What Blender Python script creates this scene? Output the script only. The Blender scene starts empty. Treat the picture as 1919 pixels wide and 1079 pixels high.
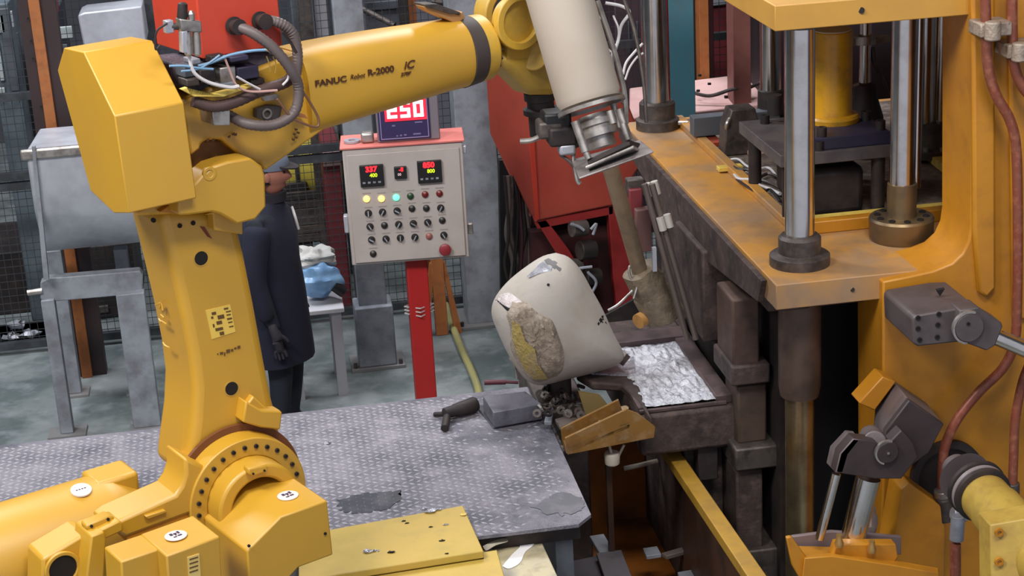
import bpy, bmesh, math, random
from mathutils import Vector, Matrix, noise, Quaternion
from mathutils.bvhtree import BVHTree
random.seed(7)
S = bpy.context.scene
COL = S.collection

# ------------------------------------------------------------------ camera
FPX, VX, VY, H, HEAD = 3300.0, 1500.0, 10000.0, 4.1, math.radians(8)
Dn = Vector((VX-960, VY-540, FPX)).normalized()          # world down in camera axes (x right, y down, z forward)
Xc = Vector((Dn.y, -Dn.x, 0)).normalized()
Yc = Dn.cross(Xc)
if Yc.z < 0: Yc = -Yc
cx_, sx_ = math.cos(HEAD), math.sin(HEAD)
AX, AY, AZ = Xc*cx_+Yc*sx_, -Xc*sx_+Yc*cx_, -Dn           # world axes (along the press) seen from the camera
CAM = Vector((0, 0, H))
def c2w(v): return Vector((v.dot(AX), v.dot(AY), v.dot(AZ)))
def ray(px, py): return c2w(Vector(((px-960)/FPX, (py-540)/FPX, 1)))
def P(px, py, d): return CAM + ray(px, py)*d
def PZ(px, py, z): r = ray(px, py); return CAM + r*((z-H)/r.z)
def PY(px, py, y): r = ray(px, py); return CAM + r*(y/r.y)
def PXx(px, py, x): r = ray(px, py); return CAM + r*(x/r.x)
def depth(p): return (AX*p.x + AY*p.y + AZ*(p.z-H)).z
def pj(p):
    c = AX*p.x + AY*p.y + AZ*(p.z-H)
    return (960+FPX*c.x/c.z, 540+FPX*c.y/c.z)
cam = bpy.data.cameras.new('camera'); camo = bpy.data.objects.new('camera', cam); COL.objects.link(camo)
cam.sensor_width = 36; cam.lens = FPX/1919*36; cam.clip_end = 200
rx, uy, bz = c2w(Vector((1,0,0))), c2w(Vector((0,-1,0))), c2w(Vector((0,0,-1)))
camo.matrix_world = Matrix(((rx.x,uy.x,bz.x,0),(rx.y,uy.y,bz.y,0),(rx.z,uy.z,bz.z,H),(0,0,0,1)))
S.camera = camo

# ------------------------------------------------------------------ world, lights, exposure
S.view_settings.view_transform = 'Standard'; S.view_settings.look = 'None'
S.view_settings.gamma = 1; S.view_settings.use_curve_mapping = False
S.view_settings.exposure = -0.30
w = bpy.data.worlds.new('world'); S.world = w; w.use_nodes = True
w.node_tree.nodes['Background'].inputs[0].default_value = (0.80, 0.84, 1.0, 1)
w.node_tree.nodes['Background'].inputs[1].default_value = 0.75
def area(loc, target, sx, sy, power, col=(1,1,1)):
    l = bpy.data.lights.new('ceiling_lamp_light', 'AREA'); l.shape = 'RECTANGLE'; l.size = sx; l.size_y = sy
    l.energy = power; l.color = col
    o = bpy.data.objects.new('ceiling_lamp_light', l); COL.objects.link(o)
    o.location = loc; o.rotation_euler = (Vector(target)-Vector(loc)).to_track_quat('-Z', 'Y').to_euler()
area((-3.5, 3.5, 7.5), (-1, 7, 0.8), 3.0, 1.2, 620, (1, .985, .96))
area((1.2, 2.0, 7.8), (1, 7, 1), 2.5, 1.0, 380, (1, .98, .95))
area((-3.0, 10.5, 7.6), (-2.5, 11, 0), 4.0, 1.0, 560, (.88, .93, 1))
area((2.2, 11.5, 7.6), (1.5, 11, 0), 4.0, 1.0, 460, (.95, .95, 1))

# ------------------------------------------------------------------ materials
def lin(c):
    c = c/255
    return c/12.92 if c <= .04045 else ((c+.055)/1.055)**2.4
def rgb(r, g, b): return (lin(r), lin(g), lin(b), 1)
MATS = {}
def mat(name, col, rough=.5, metal=0, dirt=None, scale=6, amt=.5, bump=0, bscale=40, spec=.5, lo=.45, hi=.65, dirt2=None):
    if name in MATS: return MATS[name]
    m = bpy.data.materials.new(name); m.use_nodes = True; MATS[name] = m
    nt = m.node_tree; N = nt.nodes; L = nt.links; b = N['Principled BSDF']
    b.inputs['Roughness'].default_value = rough; b.inputs['Metallic'].default_value = metal
    b.inputs['Specular IOR Level'].default_value = spec
    c = rgb(*col); b.inputs['Base Color'].default_value = c
    g = N.new('ShaderNodeNewGeometry')
    def tex(sc, det=6):
        t = N.new('ShaderNodeTexNoise'); t.inputs['Scale'].default_value = sc; t.inputs['Detail'].default_value = det
        t.inputs['Roughness'].default_value = .6
        L.new(g.outputs['Position'], t.inputs['Vector']); return t
    last = None
    if dirt:
        t = tex(scale); r = N.new('ShaderNodeMapRange'); r.inputs['From Min'].default_value = lo; r.inputs['From Max'].default_value = hi
        r.inputs['To Max'].default_value = amt
        L.new(t.outputs['Fac'], r.inputs['Value'])
        mx = N.new('ShaderNodeMix'); mx.data_type = 'RGBA'
        mx.inputs['A'].default_value = c; mx.inputs['B'].default_value = rgb(*dirt)
        L.new(r.outputs['Result'], mx.inputs['Factor']); last = mx
        L.new(mx.outputs['Result'], b.inputs['Base Color'])
    if dirt2:
        t = tex(scale*2.7, 8); r = N.new('ShaderNodeMapRange'); r.inputs['From Min'].default_value = .5; r.inputs['From Max'].default_value = .75
        r.inputs['To Max'].default_value = .55
        L.new(t.outputs['Fac'], r.inputs['Value'])
        mx = N.new('ShaderNodeMix'); mx.data_type = 'RGBA'
        mx.inputs['A'].default_value = c; mx.inputs['B'].default_value = rgb(*dirt2)
        if last: L.new(last.outputs['Result'], mx.inputs['A'])
        L.new(r.outputs['Result'], mx.inputs['Factor']); L.new(mx.outputs['Result'], b.inputs['Base Color'])
    if bump:
        t = tex(bscale); bp = N.new('ShaderNodeBump'); bp.inputs['Strength'].default_value = bump; bp.inputs['Distance'].default_value = .02
        L.new(t.outputs['Fac'], bp.inputs['Height']); L.new(bp.outputs['Normal'], b.inputs['Normal'])
    return m
def emit(name, col, st):
    m = bpy.data.materials.new(name); m.use_nodes = True; b = m.node_tree.nodes['Principled BSDF']
    b.inputs['Base Color'].default_value = rgb(*col); b.inputs['Emission Color'].default_value = rgb(*col)
    b.inputs['Emission Strength'].default_value = st; return m
YEL = mat('robot_yellow', (196,148,34), .46, 0, (188,142,46), 2.5, .6, spec=.9)
YELD = mat('robot_yellow_dusty', (186,150,66), .42, 0, (208,160,40), 7, .7, dirt2=(160,126,50))
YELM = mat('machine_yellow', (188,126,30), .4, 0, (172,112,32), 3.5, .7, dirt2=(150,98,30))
YELP = mat('platen_yellow', (192,136,60), .5, 0, (150,124,100), 2.6, .85, dirt2=(124,100,82), lo=.42, hi=.62)
YPALE = mat('pale_yellow', (225,196,96), .45, 0, (205,170,70), 9, .6, dirt2=(150,125,60))
CHROME = mat('polished_steel', (214,208,202), .2, 1, (170,162,154), 9, .4)
STEEL = mat('dull_steel', (178,172,166), .42, .8, (96,88,82), 12, .7)
DKST = mat('dark_steel', (88,80,76), .5, .45, (56,50,48), 10, .8, dirt2=(120,108,98))
BLACKM = mat('black_iron', (42,36,36), .6, .2, (66,54,50), 9, .7)
BLACK = mat('black_paint', (22,20,22), .5)
HOLE = mat('dark_hole', (20,12,10), .8)
SOOT = mat('sooty_casting', (74,60,56), .7, .1, (44,36,36), 6, .8, .3, 30, dirt2=(116,96,88))
GREY = mat('grey_painted_steel', (142,146,154), .5, 0, (112,112,118), 5, .8, dirt2=(90,88,90))
GREYD = mat('dark_grey_paint', (84,88,94), .6, 0, (58,60,66), 5, .8)
GALV = mat('galvanised_sheet', (190,192,200), .42, .4, (140,140,148), 3.5, .8, lo=.4, hi=.7)
ORANGE = mat('orange_post_paint', (164,100,52), .55, 0, (160,88,40), 7, .6, dirt2=(110,60,36))
RUST = mat('rust_red_paint', (160,58,30), .6, 0, (110,44,30), 6, .7)
RED = mat('hopper_red', (164,68,52), .48, 0, (156,56,46), 3, .7, dirt2=(140,60,50))
REDB = mat('box_orange_red', (194,66,44), .42, 0, (180,60,48), 3, .6)
REDP = mat('post_red', (168,34,32), .45, 0, (160,30,28), 5, .6)
MAROON = mat('maroon_panel', (112,40,46), .55, 0, (84,34,40), 5, .6)
PINK = mat('salmon_top', (214,120,110), .55, 0, (190,100,96), 6, .6)
PINKW = mat('pale_pink_board', (214,176,170), .55, 0, (196,150,146), 4, .7)
CREAM = mat('cream_cabinet', (180,170,164), .5, 0, (168,156,150), 5, .6)
WHITES = mat('white_sleeve', (174,162,148), .75, 0, (168,154,140), 3, .7)
LADW = mat('ladle_fibre', (184,176,166), .75, 0, (170,158,142), 5, .6, .15, 30)
CRUST = mat('ladle_crust', (168,152,134), .75, 0, (196,180,164), 14, .9, 1, 40, dirt2=(104,84,66))
SILV = mat('silver_slag', (225,225,232), .22, .9, (150,150,160), 30, .7, 1, 60)
TEAL = mat('teal_paint', (70,122,138), .5, 0, (84,110,120), 5, .6)
NAVY = mat('navy_plate', (52,48,72), .5, .1, (40,38,52), 8, .6)
HOSE = mat('grey_hose', (96,84,82), .5)
COPP = mat('copper_red_pipe', (136,78,60), .42, .25, (140,64,44), 12, .6, dirt2=(196,130,100))
CWHITE = mat('white_cable', (205,200,200), .5)
BLUEC = mat('blue_cable', (120,160,190), .45)
COAT = mat('navy_coat', (18,20,40), .9, 0, (12,14,30), 8, .6)
SKIN = mat('skin', (150,96,80), .6)
KHAKI = mat('khaki_tube', (140,120,96), .5, .2, (110,94,78), 12, .7)
TAPE = mat('wrapped_tape', (122,108,88), .6, 0, (92,80,68), 14, .8, .5, 30)

# ------------------------------------------------------------------ mesh helpers
WL = {}
def bmn(): return bmesh.new()
def box(bm, lo, hi):
    x0,y0,z0 = lo; x1,y1,z1 = hi
    return prism(bm, [Vector(v) for v in ((x0,y0,z0),(x1,y0,z0),(x1,y1,z0),(x0,y1,z0))], Vector((0,0,z1-z0)))
def prism(bm, pts, vec, cap=True):
    a = [bm.verts.new(p) for p in pts]; b = [bm.verts.new(Vector(p)+Vector(vec)) for p in pts]; n = len(pts)
    if cap:
        try: bm.faces.new(a); bm.faces.new(b[::-1])
        except ValueError: pass
    for i in range(n): bm.faces.new((a[i], b[i], b[(i+1)%n], a[(i+1)%n]))
    return bm
def loft(bm, rings, caps=True, closed=True):
    R = [[bm.verts.new(p) for p in r] for r in rings]; n = len(R[0])
    for i in range(len(R)-1):
        for j in range(n if closed else n-1):
            bm.faces.new((R[i][j], R[i][(j+1)%n], R[i+1][(j+1)%n], R[i+1][j]))
    if caps: bm.faces.new(R[0][::-1]); bm.faces.new(R[-1])
    return bm
def frame(ax, hint=None):
    ax = Vector(ax).normalized(); h = Vector(hint) if hint else (Vector((0,0,1)) if abs(ax.z) < .9 else Vector((1,0,0)))
    u = h.cross(ax).normalized(); return u, ax.cross(u)
def ring(c, ax, r, n=24, ry=None, hint=None, ph=0):
    u, v = frame(ax, hint); ry = r if ry is None else ry
    return [Vector(c)+u*(r*math.cos(ph+2*math.pi*i/n))+v*(ry*math.sin(ph+2*math.pi*i/n)) for i in range(n)]
def cyl(bm, p0, p1, r0, r1=None, n=24):
    p0, p1 = Vector(p0), Vector(p1); r1 = r0 if r1 is None else r1
    return loft(bm, [ring(p0, p1-p0, r0, n), ring(p1, p1-p0, r1, n)])
def lathe(bm, p, ax, prof, n=28):
    p, a = Vector(p), Vector(ax).normalized()
    return loft(bm, [ring(p+a*t, a, max(r, .0005), n) for t, r in prof])
def annulus(bm, c, ax, ri, ro, h, n=40, a0=0, a1=2*math.pi, hint=None):
    c, a = Vector(c), Vector(ax).normalized(); u, v = frame(a, hint); full = abs(a1-a0-2*math.pi) < 1e-6
    m = n if full else n+1; R = []
    for i in range(m):
        t = a0+(a1-a0)*i/n; d = u*math.cos(t)+v*math.sin(t)
        R.append([bm.verts.new(q) for q in (c+d*ri, c+d*ro, c+d*ro+a*h, c+d*ri+a*h)])
    for i in range(m if full else m-1):
        A, B = R[i], R[(i+1)%m]
        for k in range(4): bm.faces.new((A[k], A[(k+1)%4], B[(k+1)%4], B[k]))
    if not full: bm.faces.new(R[0]); bm.faces.new(R[-1][::-1])
    return bm
def smooth_path(pts, k=6):
    pts = [Vector(p) for p in pts]; out = []
    if len(pts) < 3: return pts
    q = [pts[0]*2-pts[1]]+pts+[pts[-1]*2-pts[-2]]
    for i in range(1, len(q)-2):
        for j in range(k):
            t = j/k; a,b,c,d = q[i-1],q[i],q[i+1],q[i+2]
            out.append(.5*((2*b)+(c-a)*t+(2*a-5*b+4*c-d)*t*t+(3*b-a-3*c+d)*t**3))
    out.append(pts[-1]); return out
def tube(bm, pts, r, n=8, k=6, ridge=0):
    pts = smooth_path(pts, k); rings = []; u = None
    for i, p in enumerate(pts):
        t = (pts[min(i+1,len(pts)-1)]-pts[max(i-1,0)]).normalized()
        if u is None: u, v = frame(t)
        else: u = (u-t*u.dot(t)).normalized(); v = t.cross(u)
        rr = (r[0]+(r[1]-r[0])*i/(len(pts)-1)) if isinstance(r, tuple) else r
        if ridge and i % 2: rr *= 1-ridge
        rings.append([p+u*rr*math.cos(2*math.pi*j/n)+v*rr*math.sin(2*math.pi*j/n) for j in range(n)])
    return loft(bm, rings)
def sphere(bm, c, r, sc=(1,1,1), seg=12, rough=0, f=3):
    c = Vector(c); rings = []
    for i in range(1, seg):
        th = math.pi*i/seg
        rings.append([Vector((math.sin(th)*math.cos(2*math.pi*j/(2*seg)), math.sin(th)*math.sin(2*math.pi*j/(2*seg)), math.cos(th))) for j in range(2*seg)])
    def df(d):
        k = r*(1+(rough*noise.noise(d*f+c*7) if rough else 0)); return c+Vector((d.x*sc[0], d.y*sc[1], d.z*sc[2]))*k
    return loft(bm, [[df(d) for d in R] for R in rings])
def fin(name, bm, m, bev=0, ang=35, seg=2):
    bmesh.ops.recalc_face_normals(bm, faces=bm.faces[:])
    me = bpy.data.meshes.new(name); bm.to_mesh(me); bm.free()
    if m: me.materials.append(m)
    me.polygons.foreach_set('use_smooth', [True]*len(me.polygons))
    me.set_sharp_from_angle(angle=math.radians(ang))
    return me
def obj(name, bm, m, parent=None, bev=0, ang=35, label=None, seg=2):
    me = fin(name, bm, m, ang=ang); vs = [v.co for v in me.vertices]
    c = Vector([(min(v[i] for v in vs)+max(v[i] for v in vs))/2 for i in range(3)])
    if parent is None: c.z = min(v.z for v in vs)
    me.transform(Matrix.Translation(-c))
    o = bpy.data.objects.new(name, me); COL.objects.link(o); WL[o.name] = c
    if parent: o.parent = parent; o.location = c-WL[parent.name]
    else: o.location = c
    if bev:
        md = o.modifiers.new('bevel', 'BEVEL'); md.width = bev; md.segments = seg; md.limit_method = 'ANGLE'; md.angle_limit = math.radians(40)
        md.harden_normals = False
    if label: o['label'] = label
    return o
def tag(o, label, cat, group=None):
    o['label'] = label; o['category'] = cat
    if group: o['group'] = group
    return o
def struct(o): o['kind'] = 'structure'; return o
def stuff(o): o['kind'] = 'stuff'; return o
def thing(name, label, cat, loc, group=None):
    e = bpy.data.objects.new(name, None); COL.objects.link(e); e.location = loc; e.empty_display_size = .1
    WL[e.name] = Vector(loc); return tag(e, label, cat, group)
def copies(name, me_bm, m, parent, places, axis=None, bev=0):
    """places: list of (pos, axisvector); mesh built about origin along +Z"""
    me = fin(name, me_bm, m); out = []
    for p, ax in places:
        o = bpy.data.objects.new(name, me); COL.objects.link(o); o.parent = parent
        o.location = Vector(p)-(WL[parent.name] if parent else Vector())
        o.rotation_mode = 'QUATERNION'; o.rotation_quaternion = Vector((0,0,1)).rotation_difference(Vector(ax).normalized())
        out.append(o)
    return out
def hexbolt(r, h, n=6):
    b = bmn(); cyl(b, (0,0,-.002), (0,0,h), r, n=n); return b
def capbolt(r, h):
    b = bmn(); annulus(b, (0,0,-.002), (0,0,1), r*.5, r, h+.002, 12); cyl(b, (0,0,-.002), (0,0,h*.4), r*.52, n=8); return b
class Fr:
    def __init__(s, o, deg):
        s.o = Vector(o); t = math.radians(deg); s.a = Vector((math.cos(t), math.sin(t), 0)); s.b = Vector((-math.sin(t), math.cos(t), 0)); s.z = Vector((0,0,1))
    def pl(s, px, py, n, off):
        r = ray(px, py); return CAM+r*(((s.o-CAM).dot(n)+off)/r.dot(n))
    def F(s, px, py, off=0): return s.pl(px, py, s.b, off)
    def S(s, px, py, off=0): return s.pl(px, py, s.a, off)
    def L(s, x, y, z): return s.o+s.a*x+s.b*y+s.z*z
    def loc(s, p): d = p-s.o; return Vector((d.dot(s.a), d.dot(s.b), d.z))
    def box(s, bm, lo, hi):
        (x0,y0,z0),(x1,y1,z1) = lo, hi
        return prism(bm, [s.L(x0,y0,z0), s.L(x1,y0,z0), s.L(x1,y1,z0), s.L(x0,y1,z0)], s.z*(z1-z0))
    def plate(s, bm, pts, off, th): return prism(bm, [s.F(x, y, off) for x, y in pts], s.b*th)
def text(name, body, size, m, parent, org, ux, uy, th=.001, target=None, shear=0, label=None, align='LEFT', sx=1, bold=0):
    c = bpy.data.curves.new(name, 'FONT'); c.body = body; c.size = size; c.extrude = th/2; c.align_x = align; c.resolution_u = 3
    c.shear = shear; c.offset = bold
    t = bpy.data.objects.new(name, c); me = bpy.data.meshes.new_from_object(t); bpy.data.objects.remove(t)
    bm = bmn(); bm.from_mesh(me); bpy.data.meshes.remove(me)
    ux, uy = Vector(ux).normalized(), Vector(uy).normalized(); n = ux.cross(uy)
    if target:
        bmesh.ops.triangulate(bm, faces=bm.faces[:])
        bmesh.ops.subdivide_edges(bm, edges=[e for e in bm.edges if e.calc_length() > .006], cuts=2)
    for v in bm.verts:
        p = Vector(org)+ux*v.co.x*sx+uy*v.co.y
        if target:
            h, nn, _, _ = target.ray_cast(p+n*.3, -n)
            if h: p = h
        v.co = p+n*(v.co.z+th*.6+(.003 if target else 0))
    return obj(name, bm, m, parent, label=label)
def bvh_of(bm_func):
    b = bmn(); bm_func(b); t = BVHTree.FromBMesh(b); b.free(); return t
def clone(root, loc, label=None, group=None):
    def rec(o, par):
        c = o.copy(); COL.objects.link(c); c.parent = par
        for ch in o.children: rec(ch, c)
        return c
    r = rec(root, None); r.location = loc; WL[r.name] = Vector(loc)
    if label: r['label'] = label
    if group: r['group'] = group
    return r
def px2m(px, p): return px/FPX*depth(Vector(p))

# ================================================================== SETTING
FLOORM = mat('floor_concrete', (126,132,132), .4, 0, (88,98,98), 1.9, .95, .15, 18, dirt2=(160,166,168), lo=.42, hi=.58)
WALLM = mat('wall_dark', (62,64,70), .8, 0, (44,44,52), 1.2, .8)
bm = bmn(); box(bm, (-7,2,-.1), (7,19,0)); struct(obj('floor', bm, FLOORM))
bm = bmn(); box(bm, (-7,17.5,0), (7,17.7,8.2)); struct(obj('wall_back', bm, WALLM))
bm = bmn(); box(bm, (-7.2,2,0), (-7,17.7,8.2)); struct(obj('wall_left', bm, WALLM))
bm = bmn(); box(bm, (6.9,2,0), (7.1,17.7,8.2)); struct(obj('wall_right', bm, WALLM))
bm = bmn(); box(bm, (-7.2,2,8.2), (7.1,17.7,8.3)); struct(obj('ceiling', bm, WALLM))

# ================================================================== PRESS
O = PZ(1455, 535, 1.78); X0, Y0 = O.x, O.y
press = thing('hydraulic_press', 'large yellow four-column hydraulic press with worn platen filling the right side', 'press', (X0+.6, Y0+.6, 0))
# C shaped side frame standing in front of the platen
bm = bmn(); YC = Y0-.04
out = [(1655,528),(1700,519),(1750,508),(1785,494),(1805,476),(1816,452),(1820,425),(1824,-80),(2500,-80),(2500,1180),(1640,1180),(1650,1040),(1655,900),(1655,690)]
prism(bm, [PY(x,y,YC) for x,y in out], Vector((0,.30,0))); side = obj('side_frame', bm, YELM, press, .008)
bm = bmn()   # raised vertical rib on the frame
prism(bm, [PY(x,y,YC-.03) for x,y in [(1822,-80),(1866,-80),(1868,540),(1850,560),(1836,548),(1826,430)]], Vector((0,.035,0))); obj('frame_rib', bm, YELM, press, .012)
prb = bmn(); prism(prb, [PY(x,y,YC-.02) for x,y in [(1890,-80),(2500,-80),(2500,600),(1900,600)]], Vector((0,.025,0))); obj('frame_rib', prb, YELM, press, .012)
# platen
z1, z0 = 1.78, 1.675
bm = bmn(); box(bm, (X0, Y0, z0), (X0+1.9, Y0+2.78, z1)); platen = obj('platen', bm, YELP, press, .004)
bm = bmn(); cyl(bm, PY(1598,543,Y0-.002), PY(1598,543,Y0)+Vector((0,.0,0)), .009, n=12); obj('bolt_hole', bm, HOLE, press)
bm = bmn(); cyl(bm, PY(1490,556,Y0-.002), PY(1490,556,Y0), .004, n=8)
bm.free()
# raised border rails around the well of the platen
ra = PZ(1270,232,z1); rb = PZ(1525,440,z1)
bm = bmn(); box(bm, (X0+.26, rb.y, z1), (X0+.31, Y0+2.7, z1+.035)); obj('border_rail', bm, YELP, press, .005)
bm = bmn(); box(bm, (X0+.27, rb.y, z1), (X0+1.9, rb.y+.06, z1+.055)); obj('border_rail', bm, YELM, press, .005)
bm = bmn(); box(bm, (X0+.27, rb.y+.10, z1), (X0+1.9, rb.y+.15, z1+.04)); obj('border_rail', bm, YPALE, press, .005)
WELL = mat('greasy_well', (112,98,88), .6, .1, (66,56,52), 7, .9, .3, 30, dirt2=(176,166,158))
bm = bmn(); box(bm, (X0+.275, rb.y+.155, z1), (X0+1.9, Y0+2.7, z1+.008)); obj('well_floor', bm, WELL, press)
# oblique pale beam on the right of the well
bm = bmn(); pp = [PZ(x,y,z1+.01) for x,y in [(1735,300),(1790,292),(1826,335),(1826,372)]]
prism(bm, pp, Vector((0,0,.04))); obj('well_beam', bm, YPALE, press, .004)
# top crosshead
bm = bmn(); box(bm, (X0, Y0-.0, 2.785), (X0+1.9, Y0+2.6, 2.882)); obj('crosshead', bm, mat('crosshead_yellow', (200,150,66), .45, 0, (186,138,62), 2.5, .7), press, .004)
bm = bmn(); cyl(bm, PY(1615,20,Y0-.003), PY(1615,20,Y0), .012, n=14); obj('bolt_hole', bm, HOLE, press)
bm = bmn(); cyl(bm, Vector((PZ(1500,498,z1).x, PZ(1500,498,z1).y, 2.76)), Vector((PZ(1500,498,z1).x, PZ(1500,498,z1).y, 2.79)), .105, n=36); obj('column_socket', bm, DKST, press)
# sooty left flank of the platen bed
bm = bmn(); prism(bm, [Vector((X0-.025, y, z)) for y,z in ((Y0+.17,1.655),(Y0+1.2,1.55),(Y0+1.75,1.575),(Y0+2.25,1.63),(Y0+2.78,1.70),(Y0+2.78,1.765),(Y0+.12,1.762))], Vector((.025,0,0)))
obj('platen_side_plate', bm, SOOT, press, .003)
bm = bmn(); box(bm, (X0+.02, Y0+.18, 1.60), (X0+.5, Y0+2.7, 1.675)); obj('wear_plate', bm, SOOT, press, .01)
for yy in (.22,):
    bm = bmn(); prism(bm, [Vector((X0+.0,Y0+yy-.12,1.675)),Vector((X0+.0,Y0+yy+.2,1.675)),Vector((X0+.03,Y0+yy+.14,1.61)),Vector((X0+.06,Y0+yy-.1,1.62))], Vector((.12,0,0))); obj('corner_bracket', bm, SOOT, press, .008)

def column(c, r, zt, collar=True, fr=.125, cr=.085, ch=.10, fh=.035, nb=0, zc=z1, m=CHROME, cm=None):
    b = bmn(); lathe(b, (c.x,c.y,zc+ch*.6), (0,0,1), [(0,r),(zt-zc-ch*.6,r)], 36); obj('column_rod', b, m, press)
    b = bmn(); lathe(b, (c.x,c.y,zc), (0,0,1), [(0,fr),(fh,fr),(fh+.006,fr-.008),(fh+.007,cr+.004),(fh+.01,cr),(fh+ch-.012,cr),(fh+ch,cr-.012),(fh+ch,r+.002)], 40)
    k = obj('column_collar', b, cm or DKST, press)
    if nb:
        copies('bolt', capbolt(.012,.014), BLACKM, k, [((c.x+math.cos(t)*(fr+cr)/2, c.y+math.sin(t)*(fr+cr)/2, zc+fh), (0,0,1)) for t in [2*math.pi*i/nb for i in range(nb)]])
    return k
C1 = PZ(1499,494,z1); column(C1, .060, 2.785, fr=.122, cr=.086, ch=.085, fh=.04, nb=0)
b = bmn(); lathe(b, (C1.x,C1.y,1.20), (0,0,1), [(0,.055),(.004,.08),(.05,.088),(.47,.088)], 36); obj('column_sleeve', b, mat('brown_sleeve', (98,80,70), .45, .4, (70,58,54), 6, .8), press)
b = bmn(); lathe(b, (C1.x,C1.y,.35), (0,0,1), [(0,.061),(.88,.061)], 36); obj('column_rod', b, mat('steel_lit_yellow', (168,150,118), .3, .9, (124,106,80), 7, .7), press)  # polished steel with the yellowish light on it mixed into its colour
# second column with the wide drilled flange
C2 = PZ(1689,447,z1); FL2 = mat('brass_dusty_flange', (120,100,70), .4, .6, (88,76,70), 6, .9)
b = bmn(); lathe(b, (C2.x,C2.y,z1), (0,0,1), [(0,.125),(.012,.132),(.09,.135),(.10,.128),(.10,.063),(.115,.06),(.20,.062),(.24,.06),(.245,.05)], 44); fl = obj('column_flange', b, FL2, press)
copies('bolt_hole', capbolt(.014,.006), HOLE, fl, [((C2.x+math.cos(t)*.1, C2.y+math.sin(t)*.1, z1+.10),(0,0,1)) for t in [2*math.pi*(i+.3)/10 for i in range(10)]])
b = bmn(); lathe(b, (C2.x,C2.y,z1+.22), (0,0,1), [(0,.053),(.785,.053)], 36); obj('column_rod', b, CHROME, press)
b = bmn(); cyl(b, (C2.x+.078,C2.y+.05,z1+.2), (C2.x+.078,C2.y+.05,2.785), .022); obj('guide_rod', b, CHROME, press)
# third column, right rear
C3 = PZ(1742,300,z1)
b = bmn(); lathe(b, (C3.x,C3.y,z1+.03), (0,0,1), [(0,.125),(.035,.13),(.04,.075),(.10,.07),(.16,.066)], 40); fl = obj('column_flange', b, DKST, press)
copies('bolt', hexbolt(.013,.016), STEEL, fl, [((C3.x+math.cos(t)*.1, C3.y+math.sin(t)*.1, z1+.07),(0,0,1)) for t in [2*math.pi*(i+.3)/8 for i in range(8)]])
for dx, r in ((-.028,.045),(.048,.04)):
    b = bmn(); cyl(b, (C3.x+dx,C3.y,z1+.12), (C3.x+dx,C3.y,2.785), r); obj('column_rod', b, CHROME, press)
# rear left tall column and rear inner column
C4 = PZ(1233,240,z1); column(C4, .072, 3.6, fr=.115, cr=.095, ch=.10, fh=.05)
copies('clamp_bolt', hexbolt(.012,.05), STEEL, press, [((C4.x+.10, C4.y-.06, z1+.03),(1,-.4,0))])
C5 = PZ(1445,215,z1+.1)
b = bmn(); cyl(b, (C5.x,C5.y,z1+.20), (C5.x,C5.y,2.785), .055); obj('column_rod', b, CHROME, press)
b = bmn(); lathe(b, (C5.x,C5.y,z1), (0,0,1), [(0,.10),(.09,.1),(.10,.07),(.23,.066),(.235,.055)], 30); obj('column_collar', b, BLACKM, press)
C6 = PZ(1621,200,z1+.25)
b = bmn(); cyl(b, (C6.x,C6.y,z1+.36), (C6.x,C6.y,2.785), .028); obj('guide_rod', b, CHROME, press)
b = bmn(); lathe(b, (C6.x,C6.y,z1), (0,0,1), [(0,.1),(.2,.09),(.3,.06),(.36,.05),(.37,.03)], 24); obj('guide_socket', b, BLACKM, press)
b = bmn(); annulus(b, PY(1621,82,C6.y), (0,0,1), .03, .055, .04, 20); box(b, PY(1621,82,C6.y)+Vector((-.12,-.02,0)), PY(1621,82,C6.y)+Vector((.12,.02,.03))); obj('guide_clamp', b, STEEL, press)
b = bmn(); tube(b, [PY(1636,90,C6.y), PY(1640,120,C6.y), PY(1652,145,C6.y), PY(1665,180,C6.y)], .012); obj('oil_pipe', b, DKST, press)

# ejector unit: plates + yellow cylinder inside the press
pa = PZ(1463,292,2.1); pb = PZ(1415,225,2.1); pc = PZ(1668,268,2.1)
ej = thing('ejector_unit', 'yellow upright cylinder on stacked grey and navy plates between the press columns', 'hydraulic cylinder', ((pa.x+pc.x)/2, (pa.y+pb.y)/2, z1+.01))
GP = mat('ejector_grey', (104,98,98), .5, .3, (78,72,74), 8, .7)
b = bmn(); box(b, (pa.x, pa.y, 2.045), (pc.x+.02, pb.y, 2.1)); obj('base_plate', b, GP, ej, .004)
n1 = PZ(1532,262,2.15)
b = bmn(); box(b, (n1.x-.02, n1.y, 2.10), (n1.x+.33, n1.y+.27, 2.155)); obj('upper_plate', b, NAVY, ej, .004)
bc = PZ(1560,222,2.165)
b = bmn(); lathe(b, (bc.x,bc.y,2.155), (0,0,1), [(0,.118),(.02,.12),(.03,.112),(.034,.09),(.045,.089),(.05,.087),(.40,.087),(.405,.083)], 40)
CYLY = mat('cylinder_yellow', (218,158,28), .35, 0, (186,140,40), 5, .7, dirt2=(130,100,50))
obj('cylinder_body', b, CYLY, ej)
b = bmn(); lathe(b, (bc.x,bc.y,2.56), (0,0,1), [(0,.083),(.004,.084),(.006,.07)], 40); obj('cylinder_cap', b, mat('cap_grey', (186,180,168), .5), ej)
b = bmn(); cyl(b, (bc.x+.08,bc.y,2.30), (bc.x+.12,bc.y,2.31), .008, n=8); obj('bleed_screw', b, STEEL, ej)
copies('bolt', capbolt(.022,.04), BLACKM, ej, [((n1.x+.03,n1.y+.03,2.155),(0,0,1)), ((n1.x+.30,n1.y+.05,2.155),(0,0,1)), ((n1.x+.30,n1.y+.23,2.155),(0,0,1)), ((pa.x+.18,pa.y+.03,2.10),(0,0,1)), ((pa.x+.10,pb.y-.08,2.10),(0,0,1)), ((pc.x-.03,pa.y+.12,2.1),(0,0,1))])
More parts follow.
